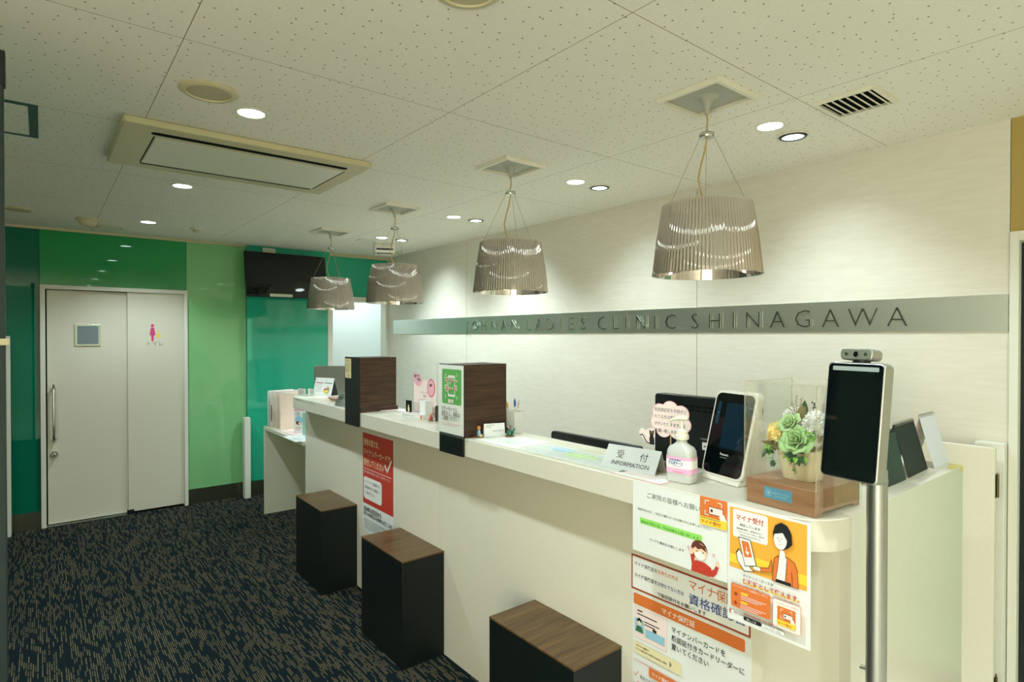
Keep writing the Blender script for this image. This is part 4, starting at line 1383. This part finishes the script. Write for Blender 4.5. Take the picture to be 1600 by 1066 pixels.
for (x, y, tx, ty, h_) in ((-.018, .0, -.018, 0, .055), (-.012, .0, -.004, .0, .050), (-.02, 0, -.03, 0, .035), (.05, .01, .055, 0, .040), (.058, .01, .066, 0, .036), (.07, 0, .078, 0, .016)):
    p0_ = Vector((x, y, .165)); p1_ = Vector((tx, ty, .165 + h_))
    b.tube([p0_, (p0_ + p1_) / 2 + Vector((.001, 0, 0)), p1_], .0006, M_twig, 5)
    for j in range(9):
        f = .35 + .65 * j / 8; q = p0_.lerp(p1_, f)
        b.ball(q + Vector((.0025 * (-1) ** j, 0, 0)), .0016, M_twig, 5)
b.build('dried_sprigs', fl)
b = MB()
for p in ((.026, .0, .206), (.030, .002, .199), (.033, -.002, .204), (.034, .0, .194), (.029, .0, .192)):
    b.ball(p, .0028, mat('dark_berry', rgb(70, 52, 56), .4, noise=.1), 8)
b.tube([(.03, .0, .17), (.03, .0, .2)], .0005, M_twig, 5)
b.build('berries', fl)

# face recognition tablet on its floor pole
kx, ky = 1.455, .514
t = thing('face_scan_stand', 'silver floor pole carrying an upright black-screen tablet and camera', 'terminal stand', (kx, ky, 0), -100)
b = MB()
b.lathe([(.14, 0), (.14, .006), (.03, .010)], M_steel, n=40); b.build('floor_plate', t)
M_pole = mat('pole_metal', rgb(176, 176, 170), .40, 1.0, noise=.03, nscale=20)
b = MB(); b.lathe([(.0205, .010), (.0205, 1.272), (.0215, 1.273), (.0215, 1.281), (.0205, 1.282), (.0205, 1.300)], M_pole, n=32); b.build('pole', t)
b = MB(); b.cyl((-.02, -.003, .845), (-.032, -.006, .845), .006, M_chrome, n=12); b.build('pole_knob', t)
tb = bpy.data.objects.new('tablet', None)
T_rot = (radians(-7), 0, 0)
W_, H_ = .130, .262
fr = lambda x, z, y: (x, y, z)
b = MB(); b.prism(rrect(W_, H_, .012, 5, 0, H_ / 2), -.017, .017, M_pole, fr)
tbl = b.build('tablet', t, .004, seg=3, loc=(-.0263, -.0524, 1.278), rot=T_rot)
b = MB(); b.box(-.022, .006, -.034, .002, 1.286, 1.300, M_pole); b.box(-.03, .0, -.036, -.010, 1.288, 1.36, M_pole); b.build('tablet_bracket', t, .002)
ar = Art((-W_ / 2, -.0176, H_), (1, 0, 0), (0, 0, 1), W_, H_)
ar.l = 1
ar.rr(.03, .015, .97, .985, .009, M_blkgl)
ar.rr(.10, .038, .90, .075, .002, mat('light_strip', rgb(150, 160, 156), .3, noise=.02))
ar.mb.build('screen', tbl, smooth=False)
b = MB(); b.cyl((0, .004, H_), (0, .004, H_ + .006), .018, M_black, n=16); b.build('camera_foot', tbl)
b = MB()
b.prism(rrect(.072, .026, .010, 6, 0, H_ + .018), -.020, .020, M_pole, fr)
cm = b.build('camera', tbl, .002)
ar = Art((-.036, -.0206, H_ + .031), (1, 0, 0), (0, 0, 1), .072, .026)
ar.rr(.03, .08, .97, .92, .010, M_steel)
ar.ell(.5, .5, .0055, .0065, M_blkgl); ar.ell(.2, .5, .004, .004, M_chrome); ar.ell(.8, .5, .004, .004, M_chrome)
ar.mb.build('lens_face', cm, smooth=False)

# desk calendars leaning on the return
def cal(name, label, x, y, rz, w_, h_, front, back, lean_, lines=False):
    t = thing(name, label, 'calendar', (x, y, ZT + .0004), rz)
    b = MB()
    lx = h_ * sin(lean_); lz = h_ * cos(lean_)
    for s_, m in ((0, front), (1, back)):
        y0 = 0 if s_ == 0 else 2 * lx
        b.add([(0, y0, 0), (w_, y0, 0), (w_, lx, lz), (0, lx, lz), (0, y0 + .0014, 0), (w_, y0 + .0014, 0), (w_, lx + .0014, lz), (0, lx + .0014, lz)], [(0, 1, 2, 3), (4, 7, 6, 5), (0, 4, 5, 1), (1, 5, 6, 2), (2, 6, 7, 3), (3, 7, 4, 0)], m)
    b.build('card_tent', t, smooth=False)
    b = MB()
    for k in range(int(w_ / .009)):
        xx = .006 + k * .009
        b.tube([(xx + .000, lx - .003, lz - .006), (xx, lx - .004, lz + .002), (xx, lx + .001, lz + .006), (xx, lx + .005, lz + .002), (xx, lx + .004, lz - .006)], .0007, M_black if front is M_black else M_chrome, 5)
    b.build('ring_binding', t)
    return t
M_blkcard = mat('black_card', rgb(24, 26, 26), .6, noise=.1)
cal('desk_calendar', 'black-backed desk calendar standing right behind the tablet stand', 1.935, .662, 0, .17, .155, M_black, M_blkcard, radians(12))
cal('desk_calendar', 'matt black ring-bound desk calendar, middle of the three on the counter return', 2.135, .664, 2, .20, .168, M_blkcard, M_blkcard, radians(15))
cal('desk_calendar', 'white ring-bound desk calendar at the far corner of the counter return', 2.352, .656, 0, .150, .178, mat('white_card', rgb(222, 222, 228), .5, noise=.01), I_pale, radians(15))

# ---------------------------------------------------------------- map sheets on the top
a = Art((1.640, 1.80, ZT + .0010), (0, -1, 0), (1, 0, 0), .53, .165)
a.sheet(th=.0006)
M_mapg = ink('map_grey', 206, 212, 206); M_mapb = ink('map_blue', 168, 204, 226); M_mapgr = ink('map_green', 196, 224, 160)
a.rect(.02, .04, .98, .96, M_mapg)
a.poly([(.12, .10), (.32, .08), (.38, .40), (.22, .55), (.14, .35)], M_mapb)
a.poly([(.34, .30), (.55, .22), (.66, .45), (.50, .75), (.36, .66)], M_mapgr)
a.poly([(.6, .1), (.9, .15), (.92, .4), (.7, .38)], M_mapgr)
for k in range(7):
    a.line([(.03 + .13 * k, .06), (.10 + .13 * k, .95)], .0012, I_white)
a.line([(.02, .6), (.4, .5), (.97, .8)], .003, I_white); a.line([(.02, .25), (.5, .35), (.97, .2)], .002, I_white)
for k in range(9): a.rect(.1 + .09 * k, .3 + .06 * (k % 4), .13 + .09 * k, .32 + .06 * (k % 4), I_grey)
poster_obj(a, 'map_sheet', 'pale blue and green printed map sheet lying flat on the counter', 'map')
a = Art((1.670, 2.10, ZT + .0010), (0, -1, 0), (1, 0, 0), .285, .21)
a.sheet(th=.0006)
for k in range(16):
    u = .06 + .055 * k
    a.line([(u, .3 + .3 * rnd.random()), (u + .03, .45 + .3 * rnd.random()), (u + .05, .4 + .3 * rnd.random())], .0008, I_lblue if k % 2 else I_grey)
for k in range(8): a.rect(.08 + .1 * k, .72, .14 + .1 * k, .735, I_green)
poster_obj(a, 'drawing_sheet', 'white sheet with faint line drawing lying beside the watering can ornament', 'paper')
a = Art((1.560, 1.30, ZT + .0010), (0, -1, 0), (1, 0, 0), .20, .11)
a.sheet(I_pink, th=.0006); a.rect(.03, .05, .97, .95, I_white)
for k in range(4): a.rect(.08, .2 + .15 * k, .8, .23 + .15 * k, I_pink)
poster_obj(a, 'pink_edged_sheet', 'pink-edged sheet lying under the INFORMATION sign', 'paper')
o = MB().box(1.449, 1.740, 1.16, 2.118, ZT + .0022, ZT + .0032, M_film).build('clear_desk_mat')
tag(o, 'clear plastic mat covering the map on the counter', 'mat')

# ---------------------------------------------------------------- pens, cards, ornaments near second divider
t = put('pen_cup', 'frosted white pen cup beside the second walnut divider', 'cup', 1.711, 2.122)
b = MB(); b.rings([[(x, y, z) for x, y in rrect(w_, w_ * .7, .008)] for w_, z in ((.072, .0), (.085, .100), (.081, .100), (.070, .004))], M_frost); b.build('cup', t)
for nm, la, x, y, dx, hz, c in (('marker_pen', 'white and orange pen leaning left in the cup', -.015, -.008, -.030, .138, (236, 166, 60)), ('marker_pen', 'blue capped pen standing upright in the cup', -.002, .008, -.005, .152, (52, 92, 160)), ('marker_pen', 'white and pink pen leaning right in the cup', .012, -.006, .030, .150, (214, 180, 178))):
    b = MB(); p0_ = Vector((x, y, .006)); p1_ = Vector((x + dx, y, hz)); m1 = ink('pen_%d' % c[0], *c)
    b.cyl(p0_, p0_.lerp(p1_, .75), .0045, M_fixture, n=12); b.cyl(p0_.lerp(p1_, .75), p0_.lerp(p1_, .92), .005, m1, n=12); b.cyl(p0_.lerp(p1_, .92), p1_, .004, M_fixture if c[2] < 100 else m1, r1=.0015, n=12)
    o = b.build(nm, None, loc=(1.711, 2.122, ZT + .0045), rot=(0, 0, radians(-90)))
    tag(o, la, 'pen', 'pens in the cup')
t = put('message_card', 'small white folded message card between the two ornaments', 'card', 1.525, 2.100, -16)
b = MB(); b.prism([(0, 0), (.009, .058), (.021, 0), (.0195, 0), (.009, .055), (.0015, 0)], 0, .098, M_paper, lambda y, z, x: (x, y, z)); b.build('card', t, smooth=False)
ar = Art((0, .0085, .0580), (1, 0, 0), (0, .009, .058), .098, .0585); ar.l = 2
ar.rect(.08, .12, .5, .15, I_grey); ar.rect(.08, .24, .35, .27, I_grey); ar.text('ありがとう 受付 一同', .42, .62, .008, I_k, width=.52)
ar.mb.build('printing', t, smooth=False)
b = MB()
t = put('cat_ornament', 'tiny orange cat ornament on a round brown stand by the divider', 'ornament', 1.500, 2.108)
M_org = mat('orange_glaze', rgb(214, 142, 56), .35, noise=.15, nscale=200)
b.lathe([(.020, 0), (.021, .003), (.018, .006)], mat('brown_glaze', rgb(140, 104, 56), .4, noise=.1), n=24); b.build('stand', t)
b = MB(); b.rings([[(r * cos(2 * pi * i / 14), r * .8 * sin(2 * pi * i / 14), z) for i in range(14)] for r, z in ((.008, .006), (.0105, .014), (.009, .026), (.006, .034), (.004, .037))], mat('pale_blue_glaze', rgb(126, 172, 196), .35, noise=.1)); b.build('body', t)
b = MB(); b.ball((0, 0, .042), .0085, M_org, 14)
for s_ in (-1, 1): b.cyl((s_ * .005, 0, .047), (s_ * .0065, 0, .0545), .003, M_org, r1=.0005, n=8)
b.build('head', t)
b = MB(); b.lathe([(.004, .006), (.010, .014), (.009, .016)], mat('cream_glaze', rgb(228, 216, 170), .3, noise=.05), c=(.016, -.002, 0), n=16); b.build('bowl', t)
t = put('watering_can_ornament', 'tiny green watering can ornament in front of the pen cup', 'ornament', 1.625, 2.045)
M_gcan = mat('green_glaze', rgb(44, 108, 86), .3, noise=.1)
MB().lathe([(.021, 0), (.022, .003), (.019, .006)], MATS['brown_glaze'], n=24).build('stand', t)
b = MB(); b.lathe([(.013, .006), (.0155, .010), (.0135, .028), (.012, .029)], M_gcan, n=20)
b.tube([(.012, 0, .012), (.022, 0, .020), (.028, 0, .034)], [.003, .0025, .002], M_gcan, 8)
b.cyl((.027, 0, .033), (.031, 0, .037), .003, M_gcan, r1=.0055, n=10)
b.tube([(-.012, 0, .026), (-.020, 0, .024), (-.021, 0, .016), (-.014, 0, .010)], .0016, M_gcan, 6)
b.build('can', t)
b = MB(); b.tube([(.003, 0, .026), (.004, 0, .050)], .0028, M_gcan, 6); b.tube([(-.003, 0, .026), (-.004, 0, .052)], .0028, MATS['brown_glaze'], 6)
b.ball((-.012, .002, .040), .006, I_pink, 8); b.build('stems', t)

# ---------------------------------------------------------------- between the dividers
for k, (dx, rz, lab_) in enumerate(((0, -78, 'pink printed leaflets fanned on the counter, lowest sheet'), (.012, -84, 'pink printed leaflets fanned on the counter, topmost sheet'))):
    a = Art((0, 0, 0), (1, 0, 0), (0, 1, 0), .16, .11)
    a.sheet(I_pale, th=.0015)
    a.rect(.03, .05, .97, .3, I_pink)
    for j in range(4): a.rect(.08, .42 + .12 * j, .8, .46 + .12 * j, I_pink)
    o = a.mb.build('pink_leaflet', None, smooth=False, loc=(1.655 + dx, 3.345 - dx, ZT + .002 + .0025 * k), rot=(0, 0, radians(rz)))
    tag(o, lab_, 'leaflet', 'pink leaflets')
o = MB().prism(rrect(.09, .06, .004), 0, .008, M_paper).build('memo_pad', None, .001, loc=(1.668, 3.10, ZT + .0003), rot=(0, 0, radians(-80)))
tag(o, 'small white memo pad between the pink leaflets and the display box', 'memo pad')
t = put('counter_display', 'white printed counter display box with a pamphlet pocket and black card', 'display box', 1.562, 2.945, -84)
b = MB(); b.box(0, .205, 0, .07, 0, .026, M_paper); b.build('tray', t, .001)
ar = Art((0, -.0003, .026), (1, 0, 0), (0, 0, 1), .205, .026); ar.rect(0, 0, 1, .12, I_pink); ar.text('ご自由にお取りください', .06, .66, .010, I_grey, width=.6); ar.rect(.9, .2, .97, .85, I_or)
ar.mb.build('front_printing', t, smooth=False)
b = MB(); b.box(.020, .072, .020, .024, .0262, .090, M_black); o_ = b.build('black_card', t)
ar = Art((.020, .0197, .090), (1, 0, 0), (0, 0, 1), .052, .064); ar.poly([(.40, .95), (.38, .62), (.46, .56), (.42, .42), (.5, .33), (.6, .42), (.58, .56), (.68, .64), (.68, .95)], I_cream)
ar.mb.build('figure_print', o_, smooth=False)
b = MB(); b.box(.082, .150, .020, .023, .0262, .085, M_acryl); b.box(.082, .150, .055, .058, .0262, .10, M_acryl); b.build('clear_holder', t)
b = MB(); b.box(.152, .204, .018, .066, .0262, .098, M_paper); b.build('pamphlet_pocket', t, .001)
t = put('pamphlet_topper', 'tall pale pamphlet board with two round pink tags above the display box', 'pamphlet stand', 1.650, 2.955, -80)
a = Art((0, 0, .20), (1, 0, 0), (0, 0, 1), .19, .20); a.sheet(I_pale, th=.003)
a.text('ママとベビーの', .30, .38, .015, I_grey, width=.45); a.text('健康', .42, .47, .014, I_grey)
a.rect(0, .88, 1, .92, I_pink); a.rect(.3, .55, .7, .56, I_grey)
a.mb.build('board', t, smooth=False)
for (u, v, rx, rz_, s, nm) in ((.035, -.02, .042, .040, '個室', 'pink_tag'), (.150, .02, .032, .050, '無料', 'pink_tag')):
    ar = Art((u - rx, -.002, .20 - v + rz_ - .02), (1, 0, 0), (0, 0, 1), 2 * rx, 2 * rz_)
    if u < .1:
        ar.sheet(I_pink, pts=[(.006, .0), (.05, .004), (.078, .026), (.082, .05), (.06, .076), (.03, .07), (.004, .045), (.0, .02)][::-1])
        ar.text('産後ケア', .16, .32, .017, I_k, bold=.03, width=.6); ar.text('宿泊', .45, .55, .015, I_k, bold=.03)
    else:
        ar.sheet(I_mag, pts=[(rx + rx * cos(2 * pi * i / 28), rz_ + rz_ * sin(2 * pi * i / 28)) for i in range(28)][::-1])
        ar.ell(.5, .5, rx * .88, rz_ * .9, I_pink); ar.text(s, .32, .42, .018, I_k, bold=.02, width=.36)
    ar.mb.build(nm, t, smooth=False)
b = MB(); b.box(.07, .11, .004, .05, 0, .004, M_paper); b.build('foot', t)
t = put('bear_ornament', 'tiny orange and red ornament at the end of the display box', 'ornament', 1.594, 2.672)
MB().lathe([(.016, 0), (.017, .003), (.015, .006)], MATS['brown_glaze'], n=20).build('stand', t)
MB().lathe([(.008, .006), (.011, .014), (.008, .024), (.004, .028)], I_red, n=14).build('body', t)
MB().ball((0, 0, .034), .0085, M_org, 12).build('head', t)
o = MB().box(-.004, .004, 0, .07, 0, .082, M_black).build('phone_holder', None, .002, loc=(1.605, 2.645, ZT + .0003), rot=(0, 0, radians(-80)))
tag(o, 'thin black upright holder beside the silent mode divider', 'holder')

# ---------------------------------------------------------------- far end of the counter
t = put('desk_calendar', 'white tent calendar with red flower picture at the far counter end', 'calendar', 1.615, 4.455, -70)
b = MB(); b.prism([(0, 0), (.035, .128), (.075, 0), (.0735, 0), (.035, .123), (.0015, 0)], 0, .20, M_paper, lambda y, z, x: (x, y, z))
b.add([(.2003, .002, .002), (.2003, .035, .122), (.2003, .073, .002)], [(0, 1, 2)], M_black)
b.build('card_tent', t, smooth=False)
ar = Art((0, .0345, .128), (1, 0, 0), (0, .035, .128), .20, .132); ar.l = 2
ar.text('6', .08, .20, .018, I_k); ar.text('7', .56, .20, .018, I_k)
ar.rect(.05, .28, .46, .32, I_red); ar.rect(.54, .28, .95, .32, I_dgreen)
for j in range(5):
    ar.rect(.05, .40 + .1 * j, .46, .41 + .1 * j, I_grey)
for k in range(16):
    ar.ell(.56 + .32 * rnd.random(), .50 + .25 * rnd.random(), .007, .004, (I_mag, I_red, I_yel, I_dgreen)[k % 4], 8, rnd.random() * 3)
ar.ell(.70, .80, .028, .010, I_yel)
ar.mb.build('printing', t, smooth=False)
for k, (y, w_) in enumerate(((4.47, .085), (4.40, .075))):
    t = put('card_stand', ('small clear card stand at the very end of the counter top', 'small clear card stand in front of the tent calendar')[k], 'card stand', 1.505 + .05 * k, y - .01, -72)
    MB().box(0, w_, .002, .004, .004, .052, M_paper).build('card', t)
    b = MB(); b.box(-.002, w_ + .002, -.002, .0, 0, .056, M_acryl); b.box(-.002, w_ + .002, -.002, .025, 0, .0018, M_acryl); b.build('clear_holder', t)
    ar = Art((0, .0015, .052), (1, 0, 0), (0, 0, 1), w_, .048)
    for j in range(3): ar.rect(.1, .2 + .22 * j, .8, .26 + .22 * j, I_grey)
    ar.mb.build('printing', t, smooth=False)
t = put('coin_tray', 'shallow brown tray lying on the counter before the first divider', 'tray', 1.60, 3.92)
M_tray = mat('brown_tray', rgb(172, 128, 100), .45, noise=.08)
b = MB(); b.rings([[(x, y, z) for x, y in rrect(w_, w_ * .62, .02)] for w_, z in ((.12, .0), (.17, .022), (.165, .022), (.115, .005))], M_tray); b.build('tray', t)
t = put('name_plate', 'small steel tent sign beside the yellow-noticed divider', 'sign', 1.466, 3.66, -84)
b = MB(); b.prism([(0, 0), (.038, .078), (.07, 0), (.067, 0), (.038, .072), (.004, 0)], 0, .15, M_steel, lambda y, z, x: (x, y, z)); b.build('metal_tent', t, smooth=False)
ar = Art((0, .0375, .0782), (1, 0, 0), (0, .038, .078), .15, .086); ar.l = 2
ar.text('会計', .14, .48, .030, I_k); ar.rect(.2, .7, .9, .74, I_grey); ar.mb.build('lettering', t, smooth=False)
ar = Art((1.4422, 4.33, 1.143), NL, ZU, .42, .016)
ar.text('受付時間 診察券をお出しください ご案内いたします', 0, .7, .012, I_grey, width=.95)
o = ar.mb.build('edge_lettering', ctr, smooth=False)
# all-in-one computer seen from behind
t = thing('desktop_computer', 'silver all-in-one computer seen from behind at the far counter end', 'computer', (2.14, 5.10, .7356), -42)
M_alu = mat('aluminium', rgb(176, 178, 168), .35, .85, noise=.02)
b = MB(); b.prism(rrect(.56, .40, .012, 4, 0, .39), -.010, .010, M_alu, lambda x, z, y: (x, y, z)); sc_ = b.build('back_shell', t, .003)
b = MB(); b.prism([(0, 0), (.10, 0), (.10, .004), (.03, .008), (.012, .28), (.0, .28)], -.09, .09, M_alu, lambda y, z, x: (x, y + .012, z)); b.build('foot', t, .002)
tb_ = thing('staff_table', 'cream staff table behind the far end of the counter', 'table', (0, 0, 0))
MB().box(2.03, 2.6, 4.50, 5.48, .70, .7352, M_ctop).build('table_top', tb_, .002)
for x, y in ((2.07, 4.55), (2.55, 4.55), (2.07, 5.42), (2.55, 5.42)):
    MB().box(x - .02, x + .02, y - .02, y + .02, 0, .70, M_white).build('leg', tb_, .001)

# ---------------------------------------------------------------- on the low desk
def folder(x, y, rz, w_, h_, th, tint, label):
    t = thing('clear_file', label, 'file', (x, y, .7873), rz, 'clear files standing on the low desk')
    b = MB(); b.prism(rrect(w_, h_, .004, 2, w_ / 2, h_ / 2), 0, th, tint, lambda a_, z, y: (a_, y, z)); b.build('cover', t, .001)
    b = MB()
    for k in range(3): b.box(.006, w_ - .006, .002 + th * k / 3, .002 + th * k / 3 + .001, h_, h_ + .003 + .002 * k, M_paper)
    b.build('papers', t)
    return t
M_f1 = mat('file_clear', rgb(210, 214, 202), .35, noise=.03); M_f2 = mat('file_pink', rgb(232, 208, 192), .4, noise=.04, nscale=8); M_f3 = mat('file_white', rgb(222, 214, 198), .4, noise=.03)
folder(1.57, 5.42, 8, .215, .315, .022, M_f1, 'milky clear file at the far end of the file row')
f_ = folder(1.575, 5.365, 8, .215, .320, .024, M_f3, 'whitish file with a black spine strip, second in the file row')
MB().box(-.001, .006, -.0015, -.0003, .06, .20, M_black).build('spine_strip', f_)
folder(1.60, 5.285, 5, .22, .320, .030, M_f2, 'pale pink file second from the front of the file row')
folder(1.605, 5.205, 3, .22, .312, .034, M_f2, 'plump pale pink file, front one of the file row')
a = Art((0, 0, 0), (1, 0, 0), (0, 1, 0), .30, .21)
a.sheet(I_pale, th=.002)
for j in range(7): a.rect(.08, .12 + .11 * j, .9, .14 + .11 * j, I_pink)
o = a.mb.build('pink_form', None, smooth=False, loc=(1.79, 5.14, .7896), rot=(0, 0, radians(-88)))
tag(o, 'pink printed form lying before the files on the low desk', 'form')
a = Art((0, 0, 0), (1, 0, 0), (0, 1, 0), .30, .16)
a.sheet(M_paper, th=.003)
for j in range(4): a.rect(.3, .15 + .18 * j, .9, .19 + .18 * j, I_lblue)
o = a.mb.build('white_form', None, smooth=False, loc=(1.665, 4.82, .7905), rot=(0, 0, radians(-90)))
tag(o, 'white sheet overhanging the front edge of the low desk', 'form')
t = thing('leaflet_stand', 'small upright picture leaflet at the near end of the low desk', 'leaflet', (1.645, 4.98, .7873), -62)
MB().box(0, .115, 0, .004, 0, .205, M_acryl).build('clear_holder', t)
a = Art((.004, -.0004, .202), (1, 0, 0), (0, 0, 1), .107, .198); a.sheet()
a.rect(0, 0, 1, .09, I_pink)
for j in range(3): a.rect(.2, .14 + .06 * j, .6, .16 + .06 * j, I_grey)
a.ell(.5, .5, .040, .040, I_lblue); a.ell(.42, .6, .022, .016, I_hair); a.ell(.6, .62, .018, .014, I_skin)
a.rect(.15, .78, .8, .80, I_grey); a.rect(.15, .86, .6, .88, I_mag)
a.mb.build('picture_leaflet', t, smooth=False)
MB().box(.02, .10, .004, .05, 0, .003, M_acryl).build('foot', t)
o = MB().box(0, .10, 0, .012, 0, .185, mat('mint_card', rgb(150, 196, 178), .5, noise=.05)).build('mint_booklet', None, .001, loc=(1.655, 4.80, .7873), rot=(0, 0, radians(-70)))
tag(o, 'mint green booklet standing behind the picture leaflet', 'booklet')
